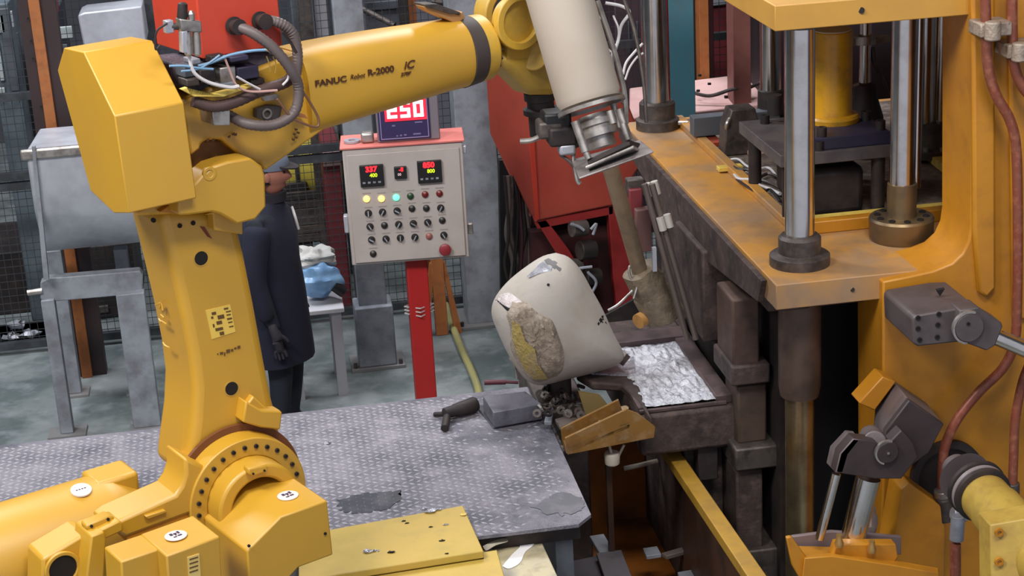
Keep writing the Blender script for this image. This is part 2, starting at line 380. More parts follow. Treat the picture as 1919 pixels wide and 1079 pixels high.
for p in ((pa.x+.05,pa.y+.04),(pc.x-.05,pa.y+.04),(pa.x+.06,pb.y-.05),(pc.x-.05,pb.y-.05)):
    b = bmn(); cyl(b, (p[0],p[1],z1+.008), (p[0],p[1],2.046), .03); obj('support_post', b, BLACKM, ej)
b = bmn(); box(b, (pa.x+.14, pa.y+.06, z1+.008), (pc.x-.1, pb.y-.1, 2.0)); obj('motor_block', b, BLACKM, ej, .03)
b = bmn(); cyl(b, PY(1452,215,pb.y-.08), PY(1452,178,pb.y-.08), .033); obj('black_knob', b, BLACKM, ej)
# side bracket left of the ejector: crossbar and clamp
g0 = PZ(1300,222,z1+.14); g1 = PZ(1440,205,z1+.14)
br = thing('cross_bar', 'grey cross bar with a dark clamp behind the rear left press column', 'bracket', (g0.x,g0.y,z1+.01))
b = bmn(); box(b, (g0.x,g0.y,z1+.04), (g1.x+.05,g0.y+.08,z1+.14)); obj('bar', b, GREYD, br, .004)
q = PZ(1395,290,z1+.01)
b = bmn(); prism(b, [q+Vector((-.1,0,0)), q+Vector((.06,0,0)), q+Vector((.09,0,.10)), q+Vector((.06,0,.23)), q+Vector((-.06,0,.23)), q+Vector((-.09,0,.14))], Vector((0,.12,0))); obj('clamp_block', b, DKST, br, .006)
b = bmn(); tube(b, [PZ(1368,222,z1+.2),PZ(1362,238,z1+.16),PZ(1370,262,z1+.06),PZ(1376,285,z1+.02)], .01); obj('hose', b, STEEL, br)
# trough boxes on the well floor
for i,(x,y,w_,d_,m) in enumerate([(1330,268,.10,.16,RUST),(1368,318,.12,.05,YPALE),(1352,240,.12,.04,YPALE),(1420,288,.10,.03,PINKW)]):
    q = PZ(x,y,z1+.01); b = bmn(); box(b, (q.x-w_/2,q.y-d_/2,z1+.008), (q.x+w_/2,q.y+d_/2,z1+.03))
    tag(obj('steel_offcut', b, m, None, .003), ['rust-brown plate lying in the press well by the left rail','long pale strip lying in the press well nearest the left front','pale strip in the press well below the grey cross bar','pinkish strip in the press well beside the ejector plates'][i], 'offcut')
# cables tangled on the well floor
for i in range(5):
    pts = [PZ(1365+i*4, 300+i*9, z1+.02)]
    for k in range(5):
        pts.append(PZ(1385+k*19+random.uniform(-4,4), 305+i*10+k*6+random.uniform(-9,9), z1+.02+random.uniform(0,.015)))
    b = bmn(); tube(b, pts, .006+.002*(i%2), 6)
    tag(obj('cable', b, [CWHITE, DKST, STEEL, CWHITE, BLACKM][i]), 'thin cable lying loose in the tangle on the press well floor', 'cable', 'cables in the press well')

# ---------------- under the platen: dark dies, bolster, pillars
under = thing('lower_die_set', 'dark sooty stacked dies and pillars beneath the left edge of the press platen', 'die set', (X0+.2, Y0+1, 0))
b = bmn(); box(b, (X0+.18, Y0+.55, .2), (X0+1.9, Y0+.65, 1.66)); obj('back_plate', b, BLACK, under)
b = bmn(); box(b, (X0+.12, Y0+.35, .15), (X0+.19, Y0+2.6, 1.62)); obj('inner_wall', b, BLACKM, under)
def pil(px, py0, py1, y, w, d, m=SOOT, name='die_block', bev=.01, und=None):
    a, c = PY(px, py0, y), PY(px, py1, y); b = bmn(); box(b, (a.x-w/2, y, c.z), (a.x+w/2, y+d, a.z)); return obj(name, b, m, und or under, bev)
pil(1345,470,640,Y0+.95,.14,.5); pil(1300,440,600,Y0+1.7,.10,.5); pil(1398,560,700,Y0+.45,.12,.25,mat('die_brown',(96,74,64),.6,.2,(60,48,46),6,.8))
pil(1408,685,722,Y0+.42,.17,.3); pil(1410,722,830,Y0+.46,.13,.2,mat('die_brown2',(84,68,58),.55,.2,(56,44,42),6,.8)); pil(1425,838,880,Y0+.40,.22,.3,DKST)
pil(1405,880,1040,Y0+.43,.12,.25); pil(1430,1030,1100,Y0+.40,.3,.4,DKST)
# bolster: dark block carrying the molten metal tray
t0, t1, t2, t3 = PZ(1105,712,1.1), PZ(1190,640,1.1), PZ(1345,750,1.1), PZ(1205,757,1.1)
b = bmn(); box(b, (t3.x-.02, t3.y-.03, .86), (X0-.01, t3.y+1.15, 1.06)); obj('bolster_block', b, SOOT, under, .02)
b = bmn(); box(b, (1.70, t3.y+.08, .0), (X0-.055, t3.y+.9, .86)); obj('bolster_leg', b, SOOT, under, .01)
b = bmn(); box(b, (t3.x+.24, t3.y+.0, .70), (t3.x+.33, t3.y+.12, .93)); obj('bolster_lug', b, BLACKM, under, .005)
b = bmn(); cyl(b, PY(1352,806,t3.y+.0), PY(1352,806,t3.y+.04), .012); obj('bright_pin', b, CHROME, under)
b = bmn(); prism(b, [Vector((X0-.05,Y0-.2,.0)),Vector((X0-.05,Y0+2.2,.0)),Vector((X0-.05,Y0+2.2,1.0)),Vector((X0-.05,Y0+.55,.85)),Vector((X0-.05,Y0+.42,.3)),Vector((X0-.05,Y0-.2,.25))], Vector((.12,0,0))); obj('side_wall', b, SOOT, under)

# molten metal tray: shallow dark frame with a rippled bright skin
tray = thing('molten_metal_tray', 'steel tray full of bright rippled aluminium next to the white ladle', 'tray', (t3.x+.2, t3.y+.3, 1.06))
ytf, ytb = t3.y, PZ(1270,630,1.1).y
xl, xr = t3.x-.0, PZ(1342,745,1.1).x
b = bmn()
for lo, hi in (((xl-.02,ytf-.02,1.06),(xr+.05,ytf-.004,1.078)), ((xl-.02,ytb-.02,1.06),(X0-.03,ytb+.12,1.105)), ((xl-.02,ytf-.004,1.06),(xl,ytb,1.085)), ((xr+.005,ytf-.004,1.06),(X0-.03,ytb,1.10))): box(b, lo, hi)
obj('tray_rim', b, mat('tray_iron', (96,78,78), .5, .3, (60,50,50), 10, .8), tray, .004)
b = bmn(); n = 70; g = []
for j in range(n+1):
    row = []
    for i in range(n+1):
        x, y = xl+(xr+.01-xl)*i/n, ytf+(ytb-ytf)*j/n
        h = noise.fractal(Vector((x*9,y*9,0)), .8, 2.2, 4)*.020+abs(noise.noise(Vector((x*26,y*26,3))))*.03
        row.append(b.verts.new((x, y, 1.082+h*min(1,8*min(i,n-i,j+2,n-j)/n+.15))))
    g.append(row)
for j in range(n):
    for i in range(n): b.faces.new((g[j][i], g[j][i+1], g[j+1][i+1], g[j+1][i]))
stuff(obj('aluminium_skin', b, mat('aluminium_skin', (232,232,238), .2, .45, (196,196,206), 16, .7, .8, 50), tray, ang=60))
b = bmn(); prism(b, [PZ(x,y,1.05) for x,y in [(1080,714),(1190,716),(1205,756),(1222,800),(1200,770),(1165,735),(1110,732)]], Vector((0,0,.04))); obj('pour_lip', b, SOOT, tray, .01)
b = bmn(); prism(b, [PZ(x,y,1.075) for x,y in [(1108,708),(1168,662),(1188,668),(1194,712)]], Vector((0,0,.02))); obj('spout_metal', b, SILV, tray, .006)

# ================================================================== ROBOT
R = Fr(P(420,600,6.0), 26)
FR, a_, b_, Z3 = R.F, R.a, R.b, Vector((0,0,1))
rob = thing('robot_arm', 'big yellow industrial robot arm with boxy motor covers at the left', 'robot', R.o+b_*.15-Z3*1.25)
rp = lambda name, b, m=YEL, bev=.006, **k: obj(name, b, m, rob, bev, **k)
def disc(px, py, r, off, h=.004, n=20, fr=None):
    b = bmn(); c = FR(px,py,off); cyl(b, c-b_*h, c+b_*h, r, n=n); return b
# lower arm
la = [(318,395),(440,395),(452,440),(462,480),(480,570),(500,680),(514,750),(528,800),(530,880),(350,905),(353,870),(364,790),(367,730),(360,670),(346,600),(328,520),(312,455),(300,405)]
b = bmn(); R.plate(b, la, 0, .27); link = rp('lower_arm', b, bev=.035, seg=4)
for x,y,r in ((377,484,.024),(434,728,.024)):
    b = bmn(); annulus(b, FR(x,y,.002), -b_, r, r+.004, .004, 24); obj('hole_rim', b, YELD, link); obj('access_hole', disc(x,y,r,0,.003,24), HOLE, link)
for x,y in ((288,413),(337,423),(362,418)): obj('screw_hole', disc(x,y,.008,0,.004,12), HOLE, link)
b = bmn(); R.plate(b, [(386,582),(432,571),(442,622),(398,636)], -.002, .003); lbl = obj('warning_label', b, mat('label_yellow', (226,190,84), .5), link, label='pale yellow warning label with small black pictures')
LI = mat('label_ink', (96,66,30), .6)
def deco(px_list, off, m, par, name='label_print', th=.001):
    for pts in px_list:
        b = bmn(); R.plate(b, pts, off, th); obj(name, b, m, par)
b = bmn()
for x,y,w_,h_ in [(397,586,8,5),(396,594,4,4),(408,592,12,7),(406,603,10,6),(420,578,8,3),(424,584,9,2),(425,590,8,2),(426,597,9,3),(428,604,8,2),(404,616,14,5),(412,623,8,6),(430,612,8,2),(399,608,3,6)]:
    R.plate(b, [(x,y),(x+w_,y-w_*.22),(x+w_+h_*.2,y+h_-w_*.22),(x+h_*.2,y+h_)], -.0035, .001)
stuff(obj('label_print', b, LI, lbl))
b = bmn()
for x,y,w_,h_ in [(408,663,2,2),(413,661,6,4),(421,661,2,6),(425,656,7,6),(434,655,4,4),(440,652,4,3),(446,649,5,5)]:
    R.plate(b, [(x,y),(x+w_,y-w_*.2),(x+w_,y+h_-w_*.2),(x,y+h_)], -.003, .003)
stuff(obj('stamped_marking', b, LI, link))
# cast raised lettering strokes on the left flank of the lower arm
SS = lambda x, y, off=0: R.S(x, y, off)
sl = R.loc(FR(345,600,0)).x
b = bmn()
for pts in ([(292,572),(303,568),(300,578)],[(303,568),(306,582)],[(298,598),(303,604)],[(303,602),(313,608)],[(306,642),(310,648),(318,652)],[(302,590),(308,596)]):
    tube(b, [R.S(x,y, sl-.018) for x,y in pts], .0035, 5, 2)
stuff(obj('cast_marking', b, YEL, link))
# clamp lug low on the right side of the lower arm
b = bmn(); R.plate(b, [(462,752),(492,770),(530,772),(526,806),(490,802),(456,792)], -.06, .08); rp('stop_lug', b)
b = bmn(); R.plate(b, [(476,742),(500,765),(528,770),(516,800),(478,790),(452,776)], -.03, .06); rp('stop_lug', b)
# reducer ring at the shoulder: circle fitted in the arm plane
def circ3(A, B, C):
    a, b, c = [R.loc(q) for q in (A,B,C)]; ax,ay,bx,by,cx,cy = a.x,a.z,b.x,b.z,c.x,c.z
    d = 2*(ax*(by-cy)+bx*(cy-ay)+cx*(ay-by))
    ux = ((ax*ax+ay*ay)*(by-cy)+(bx*bx+by*by)*(cy-ay)+(cx*cx+cy*cy)*(ay-by))/d
    uz = ((ax*ax+ay*ay)*(cx-bx)+(bx*bx+by*by)*(ax-cx)+(cx*cx+cy*cy)*(bx-ax))/d
    return ux, uz, math.hypot(ax-ux, ay-uz)
ux_, uz_, br_ = circ3(FR(385,903,-.1), FR(478,836,-.1), FR(549,872,-.1))
J2 = R.L(ux_, 0, uz_)
b = bmn(); annulus(b, J2-b_*.10, b_, br_-.035, br_+.03, .09, 64); ringo = rp('reducer_ring', b, bev=.004)
copies('bolt', capbolt(.008,.007), BLACKM, ringo, [(J2-b_*.10+(a_*math.cos(t)+Z3*math.sin(t))*br_, -b_) for t in [math.radians(q) for q in range(-2,200,13)]])
b = bmn(); annulus(b, J2-b_*.02, b_, br_-.06, br_+.055, .015, 64); rp('ring_gap', b, mat('gap_shade_brown', (110,64,30), .6), 0)  # brown band paints the shade of the gap behind the ring
b = bmn(); annulus(b, J2-b_*.19, b_, br_-.085, br_-.035, .18, 64); rp('inner_arch', b, bev=.01)
b = bmn(); cyl(b, J2-b_*.08, J2+b_*.05, br_-.13, n=48); rp('reducer_core', b, YEL, .01)
b = bmn(); R.plate(b, [(466,878),(498,872),(504,876),(502,884),(474,894),(466,890)], -.21, .04); k = rp('arch_tab', b)
for x,y in ((475,888),(496,882)): obj('screw_hole', disc(x,y,.004,-.211,.003,10), HOLE, k)
# turret side plate sweeping down left
b = bmn(); R.plate(b, [(347,858),(388,876),(383,905),(376,930),(386,955),(360,962),(236,1008),(205,990),(225,975),(330,928),(341,912),(348,890)], -.09, .16); rp('turret_plate', b, bev=.012)
b = bmn(); R.plate(b, [(273,968),(310,956),(315,960),(278,974)], -.105, .03); k = rp('nameplate_bar', b, bev=.003)
b = bmn(); R.plate(b, [(176,1000),(225,976),(231,981),(232,995),(178,1020)], -.12, .10); rp('plate_step', b, bev=.006)
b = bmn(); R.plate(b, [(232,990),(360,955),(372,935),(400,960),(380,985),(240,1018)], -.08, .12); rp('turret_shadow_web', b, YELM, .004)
b = bmn(); R.plate(b, [(172,1005),(196,996),(200,1010),(196,1079),(190,1130),(158,1130),(165,1060)], -.14, .14); rp('column_web', b, bev=.006)
b = bmn(); R.plate(b, [(160,1000),(172,1004),(165,1045),(158,1130),(78,1130),(80,1048),(100,1036)], -.06, .14); brk = rp('pivot_bracket', b, bev=.01)
obj('pivot_hole', disc(117,1065,.048,-.062,.004,32), HOLE, brk)
b = bmn(); annulus(b, FR(117,1065,-.061), -b_, .048, .062, .012, 36); obj('pivot_bush', b, YEL, brk, .003)
b = bmn(); R.plate(b, [(162,985),(204,967),(216,969),(214,976),(175,997),(163,994)], -.09, .05); k = rp('lift_tab', b)
for x,y in ((172,986),(203,973)): obj('screw_hole', disc(x,y,.005,-.092,.003,10), HOLE, k)
# front motor covers
def hexbox(name, front, off, th, bev=.006, m=YEL):
    b = bmn(); R.plate(b, front, off, th); return rp(name, b, m, bev)
def cover(name, top_front, top_back, zdrop, bev=.005, m=YEL):
    """top_front: list of px on the front plane; prism between front polygon and depth"""
# cover 1 (lower left box): front face with stepped top
c1 = hexbox('motor_cover', [(312,1042),(413,1005),(420,1140),(320,1140)], -.46, .20)
hexbox('cover_wing', [(227,1053),(300,1028),(330,1019),(335,1140),(232,1140)], -.39, .135)
b = bmn(); R.plate(b, [(352,1045),(374,1038),(377,1085),(355,1092)], -.464, .004); lb = obj('warning_label', b, mat('label_pale', (220,190,110), .5), c1)
b = bmn()
for y in (1048,1056,1064,1072): R.plate(b, [(356,y),(372,y-5),(372,y-3),(356,y+2)], -.466, .002)
stuff(obj('label_print', b, LI, lb))
# cover 2 (right box): front face
c2 = hexbox('motor_cover', [(463,1033),(527,968),(614,938),(625,1040),(560,1064),(500,1130),(470,1140)], -.42, .36)

for x,y in ((467,1023),(610,1000)): obj('screw_hole', disc(x,y,.005,-.422,.003,10), HOLE, c2)
def roundel(px, py, z, par, off):
    p = PZ(px, py, z)
    return p
def topmark(px, py, off, par, zz=None):
    # white round warning sticker lying on the cover top: top height read from the front edge
    pass
# ---- balancer cylinder on the left
e0 = FR(262,965,.30); ax = a_
b = bmn(); lathe(b, e0, -ax, [(-.02,.07),(-.01,.10),(0,.125),(.05,.155),(.10,.185),(.14,.19),(1.2,.19),(1.3,.16)], 48); bal = rp('balancer_cylinder', b, bev=0)
b = bmn(); bx0 = R.loc(e0); R.box(b, (bx0.x-.16,bx0.y-.05,bx0.z+.10), (bx0.x-.0,bx0.y+.10,bx0.z+.19)); rp('balancer_head', b, bev=.015)
# ---- elbow housing
b = bmn(); R.plate(b, [(342,192),(430,150),(560,100),(590,130),(598,200),(640,222),(497,322),(488,305),(455,297),(430,275),(415,262),(388,264),(378,270),(376,280),(358,293)], -.005, .2); elb = rp('elbow_casting', b, bev=.01)
b = bmn(); R.plate(b, [(350,262),(470,262),(470,400),(350,400)], .05, .14); rp('elbow_recess', b, mat('recess_shade_tan', (150,104,50), .6, 0, (110,66,36), 6, .7), .01)  # tan colour carries the shade inside the elbow recess
b = bmn(); R.plate(b, [(335,368),(362,361),(362,348),(370,340),(378,330),(400,312),(428,303),(470,296),(492,312),(498,328),(500,388),(480,412),(445,421),(414,402),(398,398),(352,404),(335,404)], -.10, .10); ecv = rp('elbow_cover', b, bev=.008)
b = bmn(); R.plate(b, [(384,404),(400,396),(455,396),(456,440),(402,432),(400,402)], -.05, .05); rp('elbow_tab', b, bev=.004)
b = bmn(); R.plate(b, [(300,398),(340,370),(340,402),(330,402)], -.03, .06); rp('elbow_tab', b, YELM, .003)
b = bmn(); annulus(b, FR(391,325,-.09), -b_, .012, .024, .012, 20); rp('lifting_eye', b, bev=.002)
obj('slot', (lambda b: R.plate(b, [(376,425),(384,426),(398,448),(390,444)], -.004, .004))(bmn()), mat('slot_red', (120,50,30), .6), link)
for x,y in ((280,412),(232,352)): pass
# counter box with sloping top: profile in the plane across the arm, extruded along the arm
xs = R.loc(FR(215,218,-.12)).x
prof = [(120,90),(157,98),(215,218),(242,400),(214,400),(170,358),(108,132)]
pts = [R.S(x,y,xs) for x,y in prof]
L_ = (FR(345,193,-.12)-FR(215,218,-.12)).length
b = bmn(); prism(b, pts, a_*L_); cb = rp('motor_housing', b, bev=.004)
b = bmn(); R.plate(b, [(250,398),(355,360),(370,392),(340,402),(262,405)], .0, .20); rp('housing_foot', b, bev=.02)
for x,y in ((180,362),(255,378)): pass
for x,y in ((349,354),): obj('screw_hole', disc(x,y,.006,-.125,.004,10), YELM, cb)
b = bmn()
for x,y in ((388,262),(398,262),(428,256),(440,252),(436,251)): R.plate(b, [(x,y),(x+5,y-2),(x+4,y+3),(x,y+3)], -.022, .004)
for x,y in ((553,241),(550,250),(557,247),(548,260),(553,256)): R.plate(b, [(x,y),(x+6,y+1),(x+4,y+5),(x+1,y+4)], -.022, .004)
stuff(obj('stamped_marking', b, LI, elb))
# ---- forearm tube: loft from rounded box to round
def sup(c, ax, rh, rv, e, n=48):
    ax = Vector(ax).normalized(); h = b_; v = ax.cross(h); v = v if v.z > 0 else -v; out = []
    for i in range(n):
        t = 2*math.pi*i/n; ct, st = math.cos(t), math.sin(t)
        out.append(c+h*rh*math.copysign(abs(ct)**(2/e), ct)+v*rv*math.copysign(abs(st)**(2/e), st))
    return out
def mid(x, y0, y1, off=.10): 
    p, q = FR(x, y0, off), FR(x, y1, off); return (p+q)/2, (p-q).length/2
# stations px: x, top y, bottom y
st = [(545,90,250),(588,79,238),(655,66,219),(735,53,197),(815,41,174),(862,33,163)]
cs = [mid(*s_) for s_ in st]; fax = cs[-1][0]-cs[0][0]
FA = []
for i,(c,r) in enumerate(cs):
    k = i/(len(cs)-1); FA.append(sup(c, fax, r*(.95-.0*k), r, 3.4-1.2*k))
b = bmn(); loft(b, FA); farm = rp('forearm', b, bev=0); 
fbvh = bvh_of(lambda b: loft(b, FA))
c1_, r1_ = cs[-1]; fd = fax.normalized()
b = bmn(); lathe(b, c1_-fd*.01, fd, [(0,r1_*.96),(.0,r1_+.004),(.062,r1_-.002),(.062,r1_*.9)], 48); rp('rubber_band', b, mat('charcoal_band', (62,54,52), .6), 0)
b = bmn(); lathe(b, c1_+fd*.05, fd, [(0,r1_*.98),(.05,r1_*.96),(.065,r1_*.82),(.07,r1_*.7)], 48); col_ = rp('wrist_collar', b, YELD, .002)
copies('bolt', capbolt(.005,.006), BLACKM, col_, [(c1_+fd*.118+(frame(fd)[0]*math.cos(t)+frame(fd)[1]*math.sin(t))*r1_*.76, fd) for t in [2*math.pi*i/18 for i in range(18)]])
# lettering on the forearm
INK = mat('lettering_dark', (74,40,20), .5)
o1 = FR(600,166,-.06); u1 = FR(900,96,-.06)-FR(600,166,-.06); n1_ = u1.cross(Z3)
def ft(body, x, y, px, dx, shear=0, bold=0, name='lettering'):
    org = FR(x,y,-.08); ux = (FR(x+100,y-17,-.08)-org); uyv = Z3
    uxn = ux.normalized(); uyn = (Z3-uxn*Z3.dot(uxn)).normalized()
    return text(name, body, px2m(px, org)/.72, INK, farm, org, uxn, uyn, .002, fbvh, shear, sx=dx, bold=bold)
ft('FANUC', 601, 166, 11.5, 1.30, .0, .0008)
ft('Robot', 667, 153, 9.5, .98, .3)
ft('R-2000', 701, 146, 12, 1.22, 0, .0008)
ft('iC', 770, 134, 15, 1.2, .3, .0008)
ft('270F', 764, 147, 6.5, 1.25, .3, .0004)
# wrist
w0, w0r = mid(925, 38, 128); w1, w1r = mid(1010, 38, 120)
b = bmn(); loft(b, [sup(w0, fax, w0r, w0r, 2.4), sup(w0+(w1-w0)*.5, fax, w0r*.95, w0r*.92, 3), sup(w1, fax, w1r, w1r*.9, 3)]); rp('wrist_housing', b, YELD, 0)
for k,(ro,ri,h) in enumerate(((.105,.075,.03),(.085,.0,.05))):
    b = bmn(); c = FR(972,40,.0)
    (annulus(b, c-b_*.02, b_, ri, ro, h, 40) if ri else cyl(b, c, c+b_*h, ro, n=40)); rp('wrist_ring', b, YELD, .004)
b = bmn(); annulus(b, FR(960,28,.10), b_, .085, .12, .08, 40); rp('wrist_cable_guide', b, YELD, .006)
b = bmn(); R.plate(b, [(938,98),(1040,98),(1050,180),(1000,180),(985,165),(955,135),(938,125)], .02, .15); rp('wrist_yoke', b, YELD, .03)
b = bmn(); cyl(b, FR(1000,105,.01), FR(1000,105,.05), .055, n=32); rp('wrist_cap', b, YELD, .005)
b = bmn(); lathe(b, FR(1012,172,.12), FR(1018,262,.12)-FR(1012,172,.12), [(0,.062),(.03,.062),(.035,.052),(.06,.052),(.065,.068),(.085,.068),(.09,.05),(.17,.05)], 32); rp('tool_flange', b, BLACKM, 0)

# white warning roundels (flat stickers) on the top faces of the covers
def sticker(px, py, ref, off, par, r=.036):
    """on the horizontal-ish top of a cover: height of the front top edge at pixel ref"""
    z = FR(ref[0], ref[1], off).z
    p = PZ(px, py, z+.002)
    b = bmn(); cyl(b, p-Z3*.001, p+Z3*.0015, r, n=28); o = obj('warning_roundel', b, mat('sticker_white', (232,214,206), .5), par, label='round white warning sticker with a dark hand symbol')
    b = bmn()
    for dx,dy,w_,h_ in [(-.016,.004,.01,.016),(-.004,.008,.012,.008),(.01,.005,.008,.018),(-.012,-.014,.012,.007),(.004,-.012,.014,.009),(-.002,-.002,.006,.008)]:
        q = p+a_*dx+b_*dy+Z3*.002; prism(b, [q, q+a_*w_, q+a_*w_+b_*h_, q+b_*h_], Z3*.0006)
    stuff(obj('sticker_print', b, mat('sticker_ink', (50,34,66), .5), o))
sticker(330,1004,(413,1005),-.46,c1); sticker(540,929,(614,938),-.42,c2)
p = e0-a_*.0
sp = FR(157,914,.22); 
b = bmn(); cp = e0-a_*.0; tt = R.loc(sp)
q = R.L(tt.x, R.loc(e0).y-.05, R.loc(e0).z+.1835)
b = bmn(); nrm = (q-R.L(tt.x, R.loc(e0).y, R.loc(e0).z)).normalized(); cyl(b, q-nrm*.0, q+nrm*.006, .036, n=28); rs = obj('warning_roundel', b, mat('sticker_white', (232,214,206), .5), bal, label='round white warning sticker with dark lettering')
b = bmn(); 
for k in range(4): 
    qq = q+nrm*.0065+a_*(-.018+.01*k); prism(b, [qq, qq+a_*.007, qq+a_*.007+b_*.016, qq+b_*.016], nrm*.001)
stuff(obj('sticker_print', b, mat('sticker_ink', (50,34,66), .5), rs))

# ---- orange-red valve box on top of the robot elbow, behind the arm
bz = thing('valve_box', 'orange-red metal box mounted above the robot elbow with grey hoses', 'electrical box', FR(400,60,.16)-Z3*.1)
xb = R.loc(FR(381,10,.02)); 
pA, pB, pC = FR(381,112,-.02), FR(530,78,-.02), FR(272,74,.30)
loc = [R.loc(q) for q in (pA,pB)]
b = bmn(); R.box(b, (loc[0].x, loc[0].y, loc[0].z), (loc[1].x, loc[0].y+.36, loc[0].z+.36)); obj('box_body', b, REDB, bz, .006)
gl = []
for x,y in ((437,48),(486,38)):
    p = FR(x,y,-.02); b = bmn(); lathe(b, p, -b_, [(0,.028),(.012,.03),(.013,.022),(.035,.022),(.036,.026),(.05,.026)], 20); obj('cable_gland', b, BLACKM, bz)
b = bmn(); tube(b, [FR(437,48,-.03),FR(470,60,-.09),FR(510,88,-.12),FR(545,130,-.13),FR(560,165,-.12),FR(552,210,-.12),FR(515,234,-.12),FR(465,233,-.10),FR(425,214,-.03)], .0185, 12, 12, .10)
tag(obj('corrugated_hose', b, HOSE), 'grey corrugated hose looping from the left gland of the red box down to the elbow', 'hose')
b = bmn(); tube(b, [FR(486,38,-.03),FR(520,42,-.06),FR(548,62,-.07),FR(558,100,-.07),FR(556,140,-.07)], .0185, 12, 12, .10)
tag(obj('corrugated_hose', b, HOSE), 'grey corrugated hose bending right from the upper gland of the red box', 'hose')
b = bmn(); tube(b, [FR(555,135,-.05),FR(535,155,-.07),FR(490,170,-.08),FR(440,192,-.09),FR(400,200,-.09),FR(362,190,-.08)], .02, 12, 10, .08)
tag(obj('corrugated_hose', b, mat('brown_hose', (78,58,54), .5)), 'dark brown hose lying across the elbow below the cables', 'hose')
b = bmn(); R.plate(b, [(398,210),(432,206),(432,236),(402,236)], -.10, .1); rp('hose_bracket', b, STEEL, .003)
# air preparation unit hanging at the left of the box
av = thing('air_regulator', 'small silver air filter and regulator in front of the orange-red box', 'regulator', FR(358,95,-.12))
b = bmn(); lathe(b, FR(342,38,-.12), FR(343,4,-.12)-FR(342,38,-.12), [(0,.014),(.01,.017),(.05,.015),(.055,.008)], 16); obj('knob', b, BLACKM, av)
b = bmn(); R.plate(b, [(338,36),(378,40),(380,62),(342,60)], -.14, .04); obj('manifold', b, STEEL, av, .004)
b = bmn(); R.plate(b, [(342,60),(352,58),(354,100),(344,100)], -.14, .03); obj('bracket', b, GALV, av, .002)
for x in (352,368): 
    b = bmn(); lathe(b, FR(x,60,-.13), FR(x+2,102,-.13)-FR(x,60,-.13), [(0,.012),(.03,.014),(.07,.013),(.078,.006)], 16); obj('filter_bowl', b, STEEL, av)
b = bmn(); R.plate(b, [(312,40),(326,38),(327,62),(314,64)], -.12, .03); obj('pressure_switch', b, GALV, av, .003)
b = bmn(); cyl(b, FR(320,50,-.11), FR(342,50,-.11), .011); obj('fitting', b, DKST, av)
b = bmn(); lathe(b, FR(360,38,-.13), Z3, [(0,.010),(.02,.012),(.03,.006)], 14); obj('gauge', b, STEEL, av)
# clutter of valves and cables between box and housing
vb = thing('valve_block', 'dark block of pneumatic valves among the cables above the elbow', 'valve block', FR(430,150,.0))
b = bmn(); R.plate(b, [(325,120),(400,112),(480,98),(520,100),(520,160),(440,172),(360,180),(335,160)], .02, .2); obj('base', b, mat('valve_dark', (58,52,62), .6, 0, (84,80,92), 20, .8, .5, 60), vb, .01)
for i,(x,y,w_,h_,m) in enumerate([(412,128,30,30,STEEL),(445,128,40,24,NAVY),(375,132,30,26,BLACKM),(345,125,20,22,GREYD),(395,106,28,14,BLACKM),(350,150,24,14,DKST),(470,150,26,12,BLACKM),(410,158,30,8,GREY),(432,108,34,10,NAVY),(360,112,16,10,GREY)]):
    b = bmn(); R.plate(b, [(x,y),(x+w_,y-w_*.15),(x+w_+2,y+h_-w_*.15),(x+2,y+h_)], -.05-.01*(i%3), .07); obj('valve', b, m, vb, .004)
b = bmn(); R.plate(b, [(340,168),(352,164),(358,176),(400,176),(470,158),(472,164),(420,182),(365,182)], -.11, .02); rp('support_strap', b, YPALE, .002)
cab = [([(358,90),(356,112),(366,138),(392,155),(430,164),(448,162)],CWHITE,.006),([(420,104),(430,130),(444,160),(470,172),(520,170)],mat('pink_cable',(190,150,140),.5),.004),
([(372,124),(395,118),(430,104),(470,96),(498,94)],BLUEC,.005),([(318,124),(345,124),(372,128),(400,130)],BLUEC,.004),([(340,134),(370,130),(390,120),(412,104)],BLUEC,.0035),
([(300,86),(292,92),(294,60),(314,44)],BLACKM,.0035),([(444,144),(465,156),(488,168)],CWHITE,.004),([(560,160),(580,190),(597,222),(594,238),(570,232),(545,218),(520,186)],mat('brown_cable',(120,84,60),.5),.0045),
([(543,130),(540,148),(530,160)],CWHITE,.004),([(530,60),(545,80),(556,100)],BLACKM,.005),([(500,106),(505,120),(507,134)],mat('brass_wire',(150,120,50),.4),.002),([(512,106),(518,122),(516,138)],mat('brass_wire',(150,120,50),.4),.002)]
cl = ['white-blue cable curving down from the air regulator','thin pink cable crossing in front of the valve block','light blue cable running right along the foot of the red box','light blue cable short run beside the housing','thin blue cable sloping up to the valve block','thin black wire looping up beside the housing top','short white cable low on the elbow','thin brown cable hanging in a long loop below the hoses','short pale cable behind the looping hose','black cable at the right edge of the red box','left of two fine brass wires at the arm root','right of two fine brass wires at the arm root']
for (pp,m,r),l in zip(cab, cl):
    b = bmn(); tube(b, [FR(x,y,-.115-.003*i) for i,(x,y) in enumerate(pp)], r, 6, 6); tag(obj('cable', b, m), l, 'cable')
# connector on the elbow below hose
b = bmn(); R.plate(b, [(482,205),(505,198),(530,200),(526,222),(500,228),(482,222)], -.04, .03); k = rp('connector_block', b, DKST, .003)
b = bmn(); annulus(b, FR(500,213,-.042), -b_, .012, .018, .006, 18); R.plate(b, [(492,182),(520,176),(524,186),(496,190)], -.06, .02); rp('connector_ring', b, STEEL, 0)
b = bmn(); R.plate(b, [(553,210),(572,215),(578,223),(556,219)], -.04, .02); rp('label_tag', b, mat('tag_brown', (170,112,70), .5), .001)
